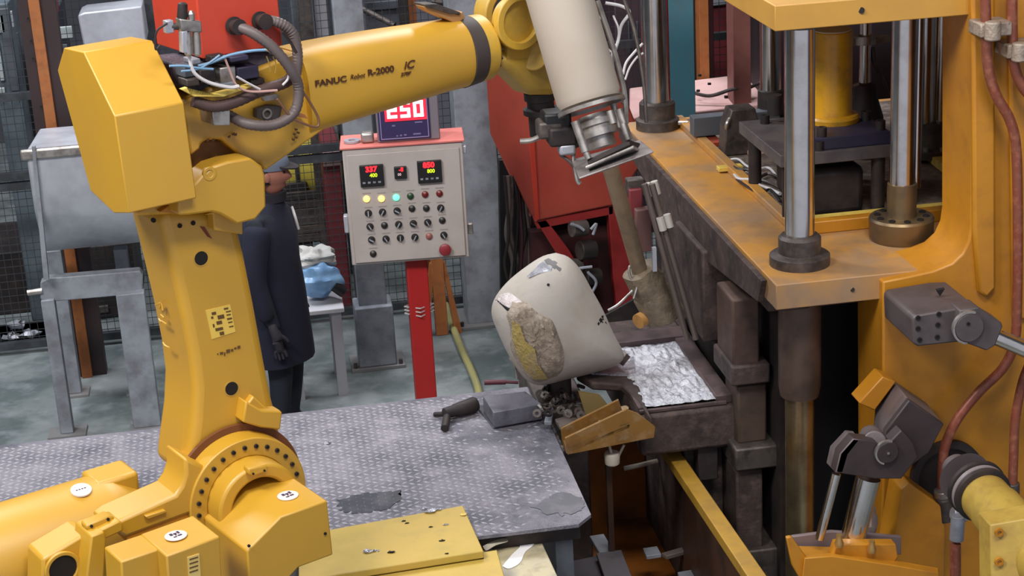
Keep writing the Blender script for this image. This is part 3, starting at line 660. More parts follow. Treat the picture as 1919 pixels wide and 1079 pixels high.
# bracket with hook on top of the forearm
b = bmn(); R.plate(b, [(795,13),(806,10),(860,28),(868,22),(872,35),(856,46),(840,38),(800,20)], .06, .06); rp('cable_bracket', b, mat('brass_bracket', (176,130,80), .45, .3), .003)
b = bmn(); R.plate(b, [(797,9),(820,8),(862,23),(866,27),(845,27),(800,14)], .05, .08); rp('bracket_plate', b, DKST, .002)

# ---- white padded sleeve around the tool cable drop, with its end tool
SD = 6.25
sl0, sl1 = P(1030,-70,SD), P(1106,192,SD); sa = (sl1-sl0).normalized()
slv = thing('padded_sleeve', 'tall cream-white cylindrical sleeve hanging from the robot wrist', 'sleeve', sl1)
b = bmn(); lathe(b, sl0, sa, [(0,.118),((sl1-sl0).length-.02,.117),((sl1-sl0).length,.108)], 48); obj('cover', b, WHITES, slv)
tool = thing('end_tool', 'steel gripper head of rods, rings and plates under the white sleeve', 'gripper', P(1150,310,SD))
su, sv = frame(sa); 
def TP(x, y, d=0): return P(x, y, SD+d)
b = bmn(); annulus(b, TP(1108,197), sa, .108, .124, .014, 40); obj('clamp_band', b, STEEL, tool)
b = bmn(); lathe(b, TP(1113,215), sa, [(0,.055),(.02,.058),(.021,.066),(.04,.066),(.042,.058),(.055,.058),(.057,.07),(.08,.07),(.082,.05),(.12,.05)], 32); obj('coupling', b, STEEL, tool)
for (x0,y0,x1,y1,d,r) in ((1078,228,1098,285,-.12,.015),(1098,285,1104,298,-.12,.011),(1160,205,1180,262,-.06,.013),(1168,232,1178,262,-.1,.011),(1143,208,1150,232,-.12,.012),(1150,195,1160,240,.05,.012),(1092,232,1100,270,.1,.012)):
    b = bmn(); cyl(b, TP(x0,y0,d), TP(x1,y1,d), r, n=14); obj('tie_rod', b, STEEL, tool)
def tplate(name, pts, th, m, d=0):
    b = bmn(); q = [TP(x,y,dd) for x,y,dd in pts]; prism(b, q, sa*th); return obj(name, b, m, tool, .004)
tplate('dark_plate', [(1100,300,-.12),(1180,262,-.10),(1200,268,.05),(1128,300,.06)], .02, BLACKM)
tplate('dark_plate', [(1096,312,-.13),(1188,272,-.12),(1210,285,.08),(1125,318,.08)], .012, STEEL)
tplate('light_plate', [(1085,333,-.14),(1225,283,-.12),(1200,262,.12),(1070,300,.12)], .008, mat('scuffed_plate',(140,132,130),.5,.4,(96,88,86),14,.8))
for pts,r in (([(1170,0),(1190,60),(1206,150),(1212,230)],.007),([(1120,2),(1150,90),(1170,170),(1174,232)],.010),([(1158,170),(1166,180),(1168,195)],.006),([(1060,225),(1030,245),(1000,262),(975,265)],.010),([(1085,250),(1075,290),(1082,335),(1088,345)],.008),([(1050,290),(1070,305),(1086,330)],.007)):
    b = bmn(); tube(b, [TP(x,y,.1) for x,y in pts], r, 8); obj('tool_pipe', b, STEEL if r > .0075 else DKST, tool)
for (x,y,s_,m) in ((1052,252,.05,BLACKM),(1030,240,.045,DKST),(1062,278,.03,GALV),(1070,265,.03,BLACKM),(1042,225,.05,BLACK),(1092,262,.018,STEEL),(1048,262,.02,STEEL)):
    b = bmn(); c = TP(x,y,.1); box(b, c-Vector((s_,s_,s_*.7)), c+Vector((s_,s_,s_*.7))); obj('valve_body', b, m, tool, .01)
tag(obj('tool_cable', tube(bmn(), [TP(1135,6,.2),TP(1165,12,.2),TP(1180,24,.2),TP(1165,48,.2),TP(1158,80,.2),TP(1148,105,.15),TP(1152,150,.12)], .006, 8), CWHITE), 'white cable looping out to the right of the white sleeve', 'cable')
tag(obj('tool_cable', tube(bmn(), [TP(1130,20,.25),TP(1120,60,.25),TP(1150,100,.22),TP(1160,60,.22),TP(1150,30,.25)], .004, 8), CWHITE), 'thin white cable loop close behind the white sleeve', 'cable')
tag(obj('tool_cable', tube(bmn(), [P(1205,82,9),P(1188,100,9),P(1174,118,9),P(1168,140,9)], .007, 8), CWHITE), 'upper of two pale cables beside the tall rear press column', 'cable')
tag(obj('tool_cable', tube(bmn(), [P(1206,100,9),P(1194,108,9),P(1180,128,9),P(1172,150,9)], .006, 8), CWHITE), 'lower of two pale cables beside the tall rear press column', 'cable')

# ---- khaki lance with wrapped sleeve, thin rods with pale couplings
lan = thing('lance', 'khaki tube slanting down into a thick wrapped sleeve above the metal tray', 'tube', P(1235,600,8.2))
b = bmn(); cyl(b, P(1142,305,7.55), P(1203,520,8.0), .036, n=28); obj('tube', b, KHAKI, lan)
b = bmn(); A, B = P(1197,503,7.98), P(1245,590,8.1); ax = B-A; L = ax.length
lathe(b, A, ax, [(0,.05),(.01,.078),(L*.25,.08),(L*.3,.085),(L*.5,.083),(L*.55,.09),(L,.094),(L+.01,.08)], 28)
for v in b.verts: v.co += Vector((noise.noise(v.co*18),0,noise.noise(v.co*22)))*.012
obj('wrapped_sleeve', b, TAPE, lan)
b = bmn(); cyl(b, P(1196,603,8.05), P(1222,588,8.1), .035, n=20); obj('ochre_plug', b, mat('ochre', (176,128,70), .6), lan)
for pts in ([(1190,505),(1180,500),(1182,520),(1194,535),(1188,560)],[(1186,545),(1160,570),(1140,582)]):
    b = bmn(); tube(b, [P(x,y,7.95) for x,y in pts], .006); obj('wire', b, STEEL, lan)
rods = thing('probe_rods', 'pair of thin dark rods with pale couplings slanting beside the platen edge', 'rods', P(1290,600,7.9))
for x0,x1 in ((1208,1288),(1222,1305)):
    b = bmn(); cyl(b, P(x0,345,7.7), P(x1,636,7.9), .014, n=12); obj('rod', b, mat('rod_grey', (110,98,92), .4, .5), rods)
for x,y in ((1212,356),(1226,352),(1237,420),(1250,414)):
    b = bmn(); d = (P(1288,636,7.9)-P(1208,345,7.7)).normalized(); cyl(b, P(x,y-12,7.72), P(x,y-12,7.72)+d*.06, .017, n=12); obj('coupling', b, mat('pale_coupling', (196,190,182), .4, .3), rods)
for (x,y,w_,h_,m) in ((1190,380,.06,.07,MAROON),(1205,430,.07,.10,mat('dull_red_brown',(112,80,76),.6)),(1190,350,.08,.04,DKST)):
    b = bmn(); c = P(x,y,7.9); box(b, c-Vector((w_/2,.03,h_)), c+Vector((w_/2,.03,h_))); obj('bracket', b, m, rods, .006)
b = bmn(); box(b, P(1226,480,7.8)-Vector((.008,.01,.07)), P(1226,480,7.8)+Vector((.01,.01,.04))); obj('strap', b, GALV, rods)

# ---- white ladle: wrapped crucible tipped onto the tray
LD = 7.95
lad = thing('ladle', 'white fibre-wrapped ladle crusted with dross tipped beside the metal tray', 'ladle', P(1060,700,LD))
sil = [(1042,474),(1066,482),(1088,505),(1108,540),(1130,580),(1150,624),(1169,662),(1164,680),(1118,698),(1060,712),(1018,722),(990,715),(968,690),(948,655),(930,615),(922,590),(924,568),(936,546),(958,522),(990,497),(1018,480)]
cpt = P(1040,605,LD)
b = bmn(); rings = []; nk = 18
fw = ray(1040,605).normalized()
rimpts = [P(x,y,LD) for x,y in smooth_path([Vector((x,y,0)) for x,y in sil+[sil[0]]], 3)[:-1] for x,y in ((x,y),)] if False else [P(q.x,q.y,LD) for q in smooth_path([Vector((x,y,0)) for x,y in sil+[sil[0]]], 3)[:-1]]
for s_ in (-1, 1):
    pass
for i in range(nk+1):
    ph = -math.pi/2+math.pi*i/nk; k = max(math.cos(ph), .02)**.75; off = math.sin(ph)*.22
    rings.append([cpt+(p-cpt)*k+fw*off for p in rimpts])
loft(b, rings)
for v in b.verts: v.co += fw*noise.noise(v.co*6)*.012
obj('wrap', b, LADW, lad, ang=70)
lb = bmn(); loft(lb, rings); lbv = BVHTree.FromBMesh(lb); lb.free()
def onlad(x, y, lift): 
    r = ray(x,y).normalized(); h, n_, _, _ = lbv.ray_cast(CAM, r)
    return (h or P(x,y,LD-.1))-r*lift
cr = [(958,562),(985,566),(1008,585),(1020,592),(1036,600),(1048,630),(1057,660),(1056,690),(1045,706),(1030,713),(1012,717),(996,712),(975,690),(958,655),(955,620),(948,590)]
cx0, cy0 = 1005, 640
b = bmn(); R_ = []; base = [Vector((x,y,0)) for x,y in cr]; sp_ = smooth_path(base+[base[0]], 6)[:-1]; nr = 16
for j in range(nr):
    k = 1-j/nr; R_.append([b.verts.new(onlad(cx0+(q.x-cx0)*k, cy0+(q.y-cy0)*k, .001+.026*min(1,(1-k)*6)*(.6+.9*abs(noise.noise(Vector((cx0+(q.x-cx0)*k,cy0+(q.y-cy0)*k,0))*.09))+.5*abs(noise.noise(Vector((q.x*k,q.y*k,5))*.3))))) for q in sp_])
cc = b.verts.new(onlad(cx0,cy0,.02)); n = len(sp_)
for j in range(nr-1):
    for i in range(n): b.faces.new((R_[j][i], R_[j][(i+1)%n], R_[j+1][(i+1)%n], R_[j+1][i]))
for i in range(n): b.faces.new((R_[-1][i], R_[-1][(i+1)%n], cc))
obj('dross_crust', b, CRUST, lad, ang=60)
def patch(name, pts, m, lift=.004, th=.0):
    b = bmn(); sp = [Vector((x,y,0)) for x,y in pts]; c = sum(sp, Vector())/len(sp); K = 5; rr = []
    for j in range(K): rr.append([b.verts.new(onlad(c.x+(q.x-c.x)*(1-j/K), c.y+(q.y-c.y)*(1-j/K), lift)) for q in sp])
    c2 = b.verts.new(onlad(c.x,c.y,lift)); n = len(sp)
    for j in range(K-1):
        for i in range(n): b.faces.new((rr[j][i], rr[j][(i+1)%n], rr[j+1][(i+1)%n], rr[j+1][i]))
    for i in range(n): b.faces.new((rr[-1][i], rr[-1][(i+1)%n], c2))
    return obj(name, b, m, lad)
patch('dark_slot', [(1020,488),(1028,484),(1042,490),(1060,505),(1062,512),(1054,515),(1040,505),(1024,494)], mat('slot_grey', (104,100,100), .6), .003)
patch('silver_patch', [(1012,492),(1022,490),(1036,500),(1034,508),(1012,512),(992,521),(988,518),(1002,505)], SILV, .003)
patch('silver_patch', [(938,552),(955,548),(975,562),(985,575),(978,590),(962,588),(958,600),(950,592),(952,580),(930,566)], mat('bright_dross', (228,214,212), .4, .2, (190,180,176), 12, .6, .6, 40), .008)
patch('dark_tear', [(928,562),(932,562),(958,578),(968,592),(964,596),(948,580)], HOLE, .010)
patch('yellow_dross', [(960,600),(975,610),(985,640),(1003,655),(1008,680),(1018,696),(1028,711),(1002,711),(984,694),(968,662),(960,630)], mat('yellow_dross', (184,160,88), .7, 0, (168,150,118), 18, .8, 1, 40, dirt2=(120,96,60)), .042)
for x,y,r in ((1028,534,3),(1128,600,5),(1133,607,5),(1124,607,4),(1130,594,3)):
    patch('burn_mark', [(x+r*math.cos(t),y+r*math.sin(t)) for t in [k*1.05 for k in range(6)]], HOLE, .002)
b = bmn(); fp_ = P(1050,700,LD+.05); cyl(b, fp_, Vector((fp_.x,fp_.y,.98)), .05, n=16); obj('support_foot', b, SOOT, lad)
b = bmn(); sphere(b, P(1164,668,LD), .035, (1,.7,.6), 8, .3, 3); obj('mouth_lip', b, LADW, lad)
b = bmn(); annulus(b, P(1168,672,LD-.02), P(1190,690,LD)-P(1168,672,LD), .016, .028, .02, 16); obj('mouth_ring', b, SOOT, lad)
b = bmn(); tube(b, [P(956,670,LD),P(966,690,LD),P(970,712,LD)], .006); obj('spring', b, STEEL, lad)
b = bmn(); cyl(b, P(908,717,LD+.1), P(948,716,LD+.1), .012, n=12); cyl(b, P(948,716,LD+.1), P(972,717,LD+.1), .008, n=8); 
obj('poker', b, mat('maroon_grip', (92,40,52), .5), lad, label='maroon handle')  # loose poker beside the ladle, attached to it as a part

# ================================================================== PLATFORM AND THINGS ON IT
ZP = .95
ptf = thing('tread_platform', 'raised grey tread-plate platform beside the robot, worn and dusty', 'platform', (0,6.8,0))
q = [PZ(x,y,ZP) for x,y in [(1000,722),(1108,964),(1088,982)]]
xL, xR = -1.75, q[1].x
out = [Vector((xL,q[2].y,ZP)), Vector((PZ(1085,983,ZP).x,q[2].y,ZP)), Vector((xR,q[1].y,ZP)), Vector((xR,PZ(990,725,ZP).y,ZP)), Vector((xL,PZ(990,725,ZP).y,ZP))]
TREAD = mat('tread_plate', (138,134,142), .5, .15, (92,92,102), 3.1, .95, .6, 70, dirt2=(176,168,172), lo=.4, hi=.62)
yN, yF = q[2].y, PZ(990,725,ZP).y
b = bmn(); prism(b, out, Vector((0,0,-.014))); top = obj('deck_plate', b, TREAD, ptf)
# raised tread pattern (lozenges), fading where worn
b = bmn(); k = 0; x = xL+.03; col_i = 0
while x < xR-.06:
    y = yN+.02+(.017 if col_i % 2 else 0)
    while y < yF-.02:
        wear = noise.noise(Vector((x*1.6, y*1.6, 9)))+max(0, x-.35)*.55-.15
        if wear < .32+random.uniform(-.15,.15):
            h = .0032; lx, ly = .016, .0065; s_ = 1 if (col_i+k) % 2 else -1
            dx, dy = Vector((lx*.8, s_*lx*.6, 0)), Vector((-s_*ly*.6, ly*.8, 0)); c = Vector((x,y,ZP))
            v = [b.verts.new(p) for p in (c-dx, c-dy, c+dx, c+dy, c+Vector((0,0,h)))]
            for i in range(4): b.faces.new((v[i], v[(i+1)%4], v[4]))
        y += .036; k += 1
    x += .030; col_i += 1
stuff(obj('tread_pattern', b, mat('tread_bump', (150,146,152), .5, .1), ptf, ang=10))
for x_ in (xL+.05, -.2, xR-.15):
    b = bmn(); box(b, (x_,yN+.06,0), (x_+.07,yN+.13,ZP-.014)); obj('leg', b, GREYD, ptf)
    b = bmn(); box(b, (x_,yF-.12,0), (x_+.07,yF-.05,ZP-.014)); obj('leg', b, GREYD, ptf)
b = bmn(); box(b, (xL,yN+.05,.86), (xR-.05,yN+.1,ZP-.014)); obj('edge_beam', b, BLACKM, ptf)
b = bmn(); box(b, (xR-.12,yN+.1,.0), (xR-.08,yF-.1,ZP-.014)); obj('side_skirt', b, mat('rusty_skirt', (98,58,28), .6, 0, (50,32,22), 5, .8), ptf)
STAIN = mat('wet_stain', (74,76,82), .3, .2, (96,96,100), 14, .8)
def zpatch(name, pts, z, m, th=.001, parent=None, k=4):
    b = bmn(); sp = smooth_path([PZ(x,y,z) for x,y in pts+[pts[0]]], k)[:-1]
    if name == 'oil_stain': sp = [q+Vector((noise.noise(q*40),noise.noise(q*40+Vector((9,9,9))),0))*.03 for q in smooth_path([PZ(x,y,z) for x,y in pts+[pts[0]]], 12)[:-1]]
    prism(b, sp, Vector((0,0,th))); return obj(name, b, m, parent)
zpatch('oil_stain', [(636,938),(690,924),(745,922),(752,935),(720,955),(660,962),(640,952)], ZP+.0015, STAIN, .001, ptf)
zpatch('oil_stain', [(1020,935),(1060,922),(1085,935),(1095,955),(1040,965),(1000,950)], ZP+.0015, mat('wet_stain2',(100,100,106),.35,.2,(120,118,122),14,.8), .001, ptf)
# steel block and slab beneath
def zbox(name, pts, z, h, m, parent=None, bev=.004):
    b = bmn(); prism(b, [PZ(x,y,z) for x,y in pts], Vector((0,0,-h))); return obj(name, b, m, parent, bev)
BLK = mat('block_steel', (118,116,124), .5, .3, (88,86,92), 10, .7, .2, 40)
tag(zbox('steel_block', [(925,773),(1016,757),(985,733),(905,742)], 1.035, .075, BLK), 'dusty grey steel block on the platform behind its far right corner', 'steel block')
tag(zbox('steel_slab', [(925,802),(1020,782),(985,748),(892,760)], .958, .0075, mat('slab_dark',(88,86,92),.5,.3,(60,58,64),8,.8)), 'thin dark slab lying under the steel block on the platform', 'slab')
ham = thing('sledge_tool', 'black cylindrical hand tool with a short stub lying on the tread plate', 'tool', PZ(860,790,ZP))
b = bmn(); lathe(b, PZ(832,776,ZP+.035), PZ(893,757,ZP+.04)-PZ(832,776,ZP+.035), [(0,.018),(.005,.026),(.05,.027),(.06,.03),(.16,.036),(.17,.03)], 20); obj('body', b, BLACKM, ham)
b = bmn(); cyl(b, PZ(838,782,ZP+.03), PZ(834,803,ZP+.02), .018, n=16); obj('stub', b, BLACKM, ham)
b = bmn(); cyl(b, PZ(815,777,ZP+.015), PZ(840,776,ZP+.03), .012, n=12); obj('pin', b, BLACKM, ham)
def chip(x, y, z, s_, m, label, squash=.35, name='slag_chip'):
    p = PZ(x,y,z); b = bmn(); sphere(b, p+Vector((0,0,s_*squash*.6)), s_, (1,.55,squash), 5, .9, 2.3); return tag(obj(name, b, m, ang=20), label, 'chip', 'slag chips')
random.seed(4)
chip(614,832,ZP,.018,SILV,'bright slag chip alone on the tread plate right of the robot shoulder ring')
for x,y,s_ in ((969,866,.006),(1016,871,.006),(1068,902,.005),(720,940,.005),(1030,912,.006),(868,720,.0)):
    if s_: chip(x,y,ZP,s_,SILV,'tiny bright slag chip on the worn right half of the tread plate')
# yellow sheets in front of the platform
SHY = mat('sheet_yellow', (188,158,76), .5, 0, (172,148,64), 4, .7, dirt2=(160,140,80))
z_s = .985
sh1 = tag(zbox('yellow_sheet', [(560,1003),(868,947),(907,1033),(640,1075),(560,1090)], z_s, .03, SHY), 'flat yellow sheet-metal cover strewn with chips right of the robot base', 'cover')
sh2 = tag(zbox('yellow_sheet', [(560,1090),(932,1030),(965,1150),(560,1200)], z_s-.035, .03, SHY), 'lower yellow cover at the bottom edge overlapped by the larger one', 'cover')
for x,y,s_,m in ((690,1035,.022,SILV),(705,1033,.012,SILV),(733,1036,.013,HOLE),(757,977,.008,HOLE),(763,981,.008,HOLE),(808,960,.022,SILV),(822,956,.014,SILV),(829,1014,.010,HOLE),(808,988,.008,HOLE),(836,984,.010,SILV),(868,966,.014,YPALE),(795,955,.014,SILV),(838,1038,.008,HOLE)):
    chip(x,y,z_s,s_,m,'pale slag flake lying on the yellow cover' if m is not HOLE else 'small dark crumb lying on the yellow cover')
chip(902,1047,z_s-.035,.009,HOLE,'dark crumb near the corner of the lower yellow cover')
for o_ in (sh1, sh2): pass
# support box of the covers
b = bmn(); box(b, (PZ(700,1079,.9).x-.5,5.2,0), (PZ(870,1000,.9).x,PZ(868,955,.9).y-.05,.92)); o_ = tag(obj('cover_base', b, BLACKM), 'dark base standing under the yellow covers', 'base')
# white splashed box with paper
wb = thing('splashed_box', 'pale box splashed with white at the bottom between covers and pit', 'box', PZ(985,1050,.8))
zb = zbox('box_body', [(893,1016),(1005,992),(1055,1100),(930,1120)], .86, .25, mat('pale_box', (186,174,140), .5, 0, (150,146,140), 6, .8, dirt2=(110,100,90)), wb)
zpatch('white_splash', [(942,1062),(960,1040),(975,1025),(968,1018),(985,1010),(1003,1008),(1000,1022),(985,1035),(975,1055),(955,1066)], .861, mat('splash_white', (245,242,240), .5), .002, wb)
tag(zpatch('paper_scrap', [(905,1025),(925,1015),(945,1010),(952,1015),(930,1022),(912,1032)], .9, mat('scrap',(200,190,170),.6), .003), 'curled pale scrap on the corner of the splashed box', 'scrap')

# ---- pit between platform and press
pit = thing('drip_pan', 'oily brown drip pan on the floor between platform and press', 'pan', (1.5,7,0))
PAN = mat('oily_brown', (138,80,28), .3, 0, (48,30,16), 2.2, .9, .1, 20, dirt2=(70,50,20))
b = bmn(); box(b, (1.10,6.1,.0), (X0-.06,8.6,.10)); obj('pan_floor', b, PAN, pit)
b = bmn(); box(b, (1.10,7.75,.1), (X0-.06,7.8,.55)); obj('pan_wall', b, PAN, pit)
tag(zbox('yellow_beam', [(1222,810),(1252,812),(1452,1100),(1415,1100)], .8, .05, mat('beam_yellow', (170,130,46), .45, 0, (146,112,54), 6, .7, dirt2=(130,100,60))), 'long yellow beam slanting from under the tray to the bottom edge', 'beam')
b = bmn(); box(b, (1.685,5.6,.0), (1.715,t3.y+.07,.77)); obj('rust_strip', b, mat('backing_brown',(70,46,34),.5,0,(46,34,28),6,.8), under)
b = bmn(); box(b, (1.715,5.6,.0), (1.87,t3.y+.07,.40)); obj('lower_ledge', b, SOOT, under)
for pts,z,m,l in (([(1105,1004),(1132,1000),(1180,1079),(1150,1079)],.4,GREY,'narrow grey plank at the bottom, left of the wide one'),([(1052,1055),(1125,1040),(1150,1079),(1060,1095)],.36,mat('board_grey',(96,92,98),.6,0,(70,66,70),6,.7),'dim grey board at the bottom edge below the platform corner'),([(1118,1036),(1165,1030),(1192,1100),(1140,1100)],.42,mat('board_grey2',(112,108,112),.6,0,(84,80,84),6,.7),'wide grey board leaning at the bottom below the pit'),([(1205,1027),(1232,1023),(1240,1038),(1212,1042)],.3,GREY,'small square grey plate beside the pit edge'),([(1240,1036),(1330,1010),(1345,1016),(1250,1042)],.3,mat('lip_grey',(112,100,92),.5),'thin bent strip along the front edge of the pit'),([(1270,1072),(1325,1062),(1340,1090),(1280,1095)],.3,GREY,'grey plate end at the bottom, left of the yellow beam')):
    tag(zbox('board', pts, z, .02, m, None, .003), l, 'board')
b = bmn(); box(b, (.9,5.0,.0), (X0-.06,6.05,.22)); tag(obj('pit_block', b, BLACKM), 'dark block under the grey boards at the bottom', 'block')
# yellow chute
YT = PZ(1205,757,1.1).y-.02
CH = mat('chute_yellow', (132,94,40), .5, 0, (98,66,32), 6, .8, dirt2=(160,140,108))
ch = thing('chute', 'dirty yellow open channel leading from the tray to the platform edge', 'chute', PY(1130,830,YT)-Vector((0,0,.3)))
b = bmn(); prism(b, [PY(x,y,YT-.12) for x,y in [(1064,852),(1060,822),(1175,768),(1196,776),(1228,800),(1226,820)]], Vector((0,.015,0))); obj('near_wall', b, CH, ch)
b = bmn(); prism(b, [PY(x,y,YT+.08) for x,y in [(1056,840),(1052,804),(1160,750),(1170,780)]], Vector((0,.015,0))); obj('far_wall', b, CH, ch)
b = bmn(); loft(b, [[PY(1062,840,YT-.12),PY(1056,826,YT+.08)]+[PY(1056,836,YT+.08),PY(1062,850,YT-.12)], [PY(1180,790,YT-.12),PY(1165,770,YT+.08)]+[PY(1165,782,YT+.08),PY(1180,802,YT-.12)]]); obj('channel_floor', b, CH, ch)
zpatch('slag_heap', [(1120,800),(1135,783),(1170,768),(1178,775),(1150,790),(1130,805)], 1.0, mat('pale_slag',(206,176,136),.6,0,(176,140,100),20,.6,.6,40), .02, ch)
b = bmn(); box(b, (PY(1140,830,YT).x-.012,YT-.0,0), (PY(1140,830,YT).x+.012,YT+.03,.86)); obj('chute_leg', b, mat('dark_pan_brown',(56,34,18),.5), ch)
jug = thing('hanging_scoop', 'small pale scoop hanging below the yellow chute', 'scoop', PY(1150,860,YT-.06))
b = bmn(); lathe(b, PY(1148,872,YT-.06), (0,0,1), [(0,.02),(.01,.032),(.05,.035),(.06,.03)], 20); obj('cup', b, mat('scoop_white',(176,166,150),.5), jug)
for x0,x1 in ((1142,1150),(1170,1156)):
    b = bmn(); cyl(b, PY(x0,834,YT-.06), PY(x1,862,YT-.06), .006, n=8); obj('hanger', b, mat('scoop_white',(176,166,150),.5), jug)
b = bmn(); tube(b, [PZ(1170,878,.55),PZ(1195,873,.56),PZ(1215,868,.55),PZ(1232,864,.55)], .012); tag(obj('pale_bar', b, mat('scoop_white',(176,166,150),.5)), 'pale bar lying in the pit right of the hanging scoop', 'bar')
b = bmn(); prism(b, [PY(x,y,YT+.25) for x,y in [(1085,735),(1125,742),(1148,770),(1100,785)]], Vector((0,.02,0))); tag(obj('khaki_panel', b, mat('khaki_panel',(150,128,80),.5,0,(120,100,64),6,.7)), 'khaki sheet standing behind the yellow chute', 'panel')
# chain and scrap heap at the ladle foot
random.seed(11)
jb = PZ(1045,790,.9)
b = bmn(); box(b, (jb.x-.08,jb.y+.0,.0), (jb.x+.14,jb.y+.62,.98)); tag(obj('stand', b, DKST, None, .01), 'dark stand under the heap of chain beside the ladle', 'stand')
for i in range(46):
    x, y = random.uniform(1004,1090), random.uniform(718,778); p = PZ(x,y,1.0+.03*random.random())
    ax = Vector((random.gauss(0,1),random.gauss(0,1),random.gauss(0,1)))
    b = bmn(); annulus(b, p, ax, .008, .020, .010, 10); tag(obj('chain_link', b, [DKST,BLACKM,STEEL,SOOT][i%4]), 'oily chain link in the heap below the ladle', 'chain link', 'chain links below the ladle')
tag(zbox('pale_lever', [(1020,790),(1030,752),(1040,752),(1034,790)], 1.0, .02, GREY), 'short pale lever upright at the left of the chain heap', 'lever')
tag(zbox('grey_foot_plate', [(1040,785),(1090,772),(1095,782),(1050,800)], .985, .02, mat('foot_grey',(110,98,92),.6)), 'small grey plate at the front of the chain heap', 'plate')
for i in range(5):
    b = bmn(); p = PZ(1030+i*5,800+i*11,.9); annulus(b, p, Vector((1,.3,0)), .014, .022, .012, 12); tag(obj('chain_link', b, [STEEL,GREY][i%2]), 'chain link hanging off the platform corner beside the chute', 'chain link', 'hanging chain links')

# ================================================================== BACKGROUND
# ---- control cabinet on a red post
POSTP = PZ(803,800,0)
K = Fr(PY(760,380,POSTP.y-.13), -5); KF = K.F
cabt = thing('control_cabinet', 'cream control cabinet with lit displays and selector knobs on a red post', 'control cabinet', POSTP.copy())
lc = [K.loc(KF(x,y,0)) for x,y in ((640,284),(866,263),(881,482),(662,498))]
x0_, x1_ = (lc[0].x+lc[3].x)/2, (lc[1].x+lc[2].x)/2; zt_, zb_ = (lc[0].z+lc[1].z)/2, (lc[2].z+lc[3].z)/2
b = bmn(); K.box(b, (x0_,0,zb_), (x1_,.26,zt_)); obj('cabinet_body', b, CREAM, cabt, .006)
b = bmn(); K.box(b, (x0_-.012,-.01,zt_), (x1_+.012,.275,zt_+.012)); obj('top_cover', b, PINK, cabt, .003)
b = bmn(); K.box(b, (x0_+.02,-.012,zb_+.015), (x1_-.02,0,zt_-.03)); door = obj('cabinet_door', b, CREAM, cabt, .003)
for (px,py) in ((640,422),):
    b = bmn(); c = K.loc(KF(px,py,0)); K.box(b, (x0_-.025,.0,c.z-.05), (x0_,.05,c.z+.05)); obj('side_latch', b, GALV, cabt, .006)
b = bmn(); c = K.loc(KF(876,432,0)); K.box(b, (x1_,.02,c.z-.03), (x1_+.03,.06,c.z+.03)); obj('hinge', b, STEEL, cabt, .004)
b = bmn(); c = K.loc(KF(868,283,0)); K.box(b, (x1_,.02,c.z-.02), (x1_+.02,.05,c.z+.02)); obj('hinge', b, GALV, cabt, .004)
def kc(u, v): return 620+u/3.083, 160+v/3.083
def kbox(name, x, y, w_, h_, off, th, m, par, bev=0, label=None):
    c = K.loc(KF(x,y,off)); b = bmn(); K.box(b, (c.x-w_/2, off-th, c.z-h_/2), (c.x+w_/2, off, c.z+h_/2)); return obj(name, b, m, par, bev, label=label)
REDL = emit('led_red', (255,30,40), 3.0); GRNL = emit('led_lime', (190,210,30), 1.2); 
pxm = px2m(1, KF(760,380))
def ledtxt(body, x, y, h, m, par, dx=1.0, name='digits', off=-.03, th=.002, bold=.0):
    org = KF(x,y,off); return text(name, body, h*pxm/.70, m, par, org, K.a, Z3, th, sx=dx, bold=bold)
for u0,v0,u1,v1,t1,t2 in ((168,456,310,584,'337','400'),(500,431,645,562,'850','800')):
    xa, ya = kc(u0,v0); xb_, yb_ = kc(u1,v1)
    d = kbox('temperature_display', (xa+xb_)/2, (ya+yb_)/2, (xb_-xa-2)*pxm, (yb_-ya)*pxm, -.012, .02, BLACK, door, .003, label='black temperature display with red and lime digits')
    ledtxt(t1, xa+11, ya+15, 10, REDL, d, 1.0, bold=.002); ledtxt(t2, xa+19, ya+24.5, 7, GRNL, d, .95, bold=.001)
    b = bmn(); c = K.loc(KF((xa+xb_)/2, yb_-7, -.034))
    for k in range(4): K.box(b, (c.x-.05+k*.028,-.035,c.z-.005), (c.x-.035+k*.028,-.032,c.z+.005))
    stuff(obj('display_keys', b, GREY, d))
xa, ya = kc(404,502)
d = kbox('counter_display', xa, ya, 23*pxm, 23*pxm, -.012, .02, BLACK, door, .003); ledtxt('-8', xa-3, ya-1, 8, REDL, d, .9, bold=.001); ledtxt('00', xa-5, ya+7, 5, emit('led_white',(230,200,200),.8), d, .9)
rows = [[(208,657),(294,655),(379,648),(461,640),(546,630),(629,625)],[(218,738),(300,732),(384,725),(470,712),(553,710),(636,708)],[(228,816),(311,809),(393,803),(478,798),(561,792),(645,780)],[(237,892),(320,887),(403,881),(487,877),(569,872),(654,865)],[(246,973)]]
KNB = mat('knob_black', (40,36,34), .4); DGR = mat('lamp_dark_green', (40,70,44), .35); DRD = mat('lamp_dark_red', (110,30,28), .35)
LY, LG = emit('lamp_yellow', (255,214,120), 1.6), emit('lamp_green', (110,255,190), 1.6)
kb = bmn(); lathe(kb, (0,0,0), (0,0,1), [(0,.020),(.006,.020),(.007,.015),(.02,.014)], 16)
lm = bmn(); lathe(lm, (0,0,0), (0,0,1), [(0,.019),(.008,.018),(.014,.010),(.016,.003)], 16)
kme, lme = fin('selector_knob', kb, KNB), fin('pilot_lamp', lm, None)
nb = bmn(); box(nb, (-.003,-.014,.018), (.003,.014,.026)); nme = fin('knob_pointer', nb, GALV)
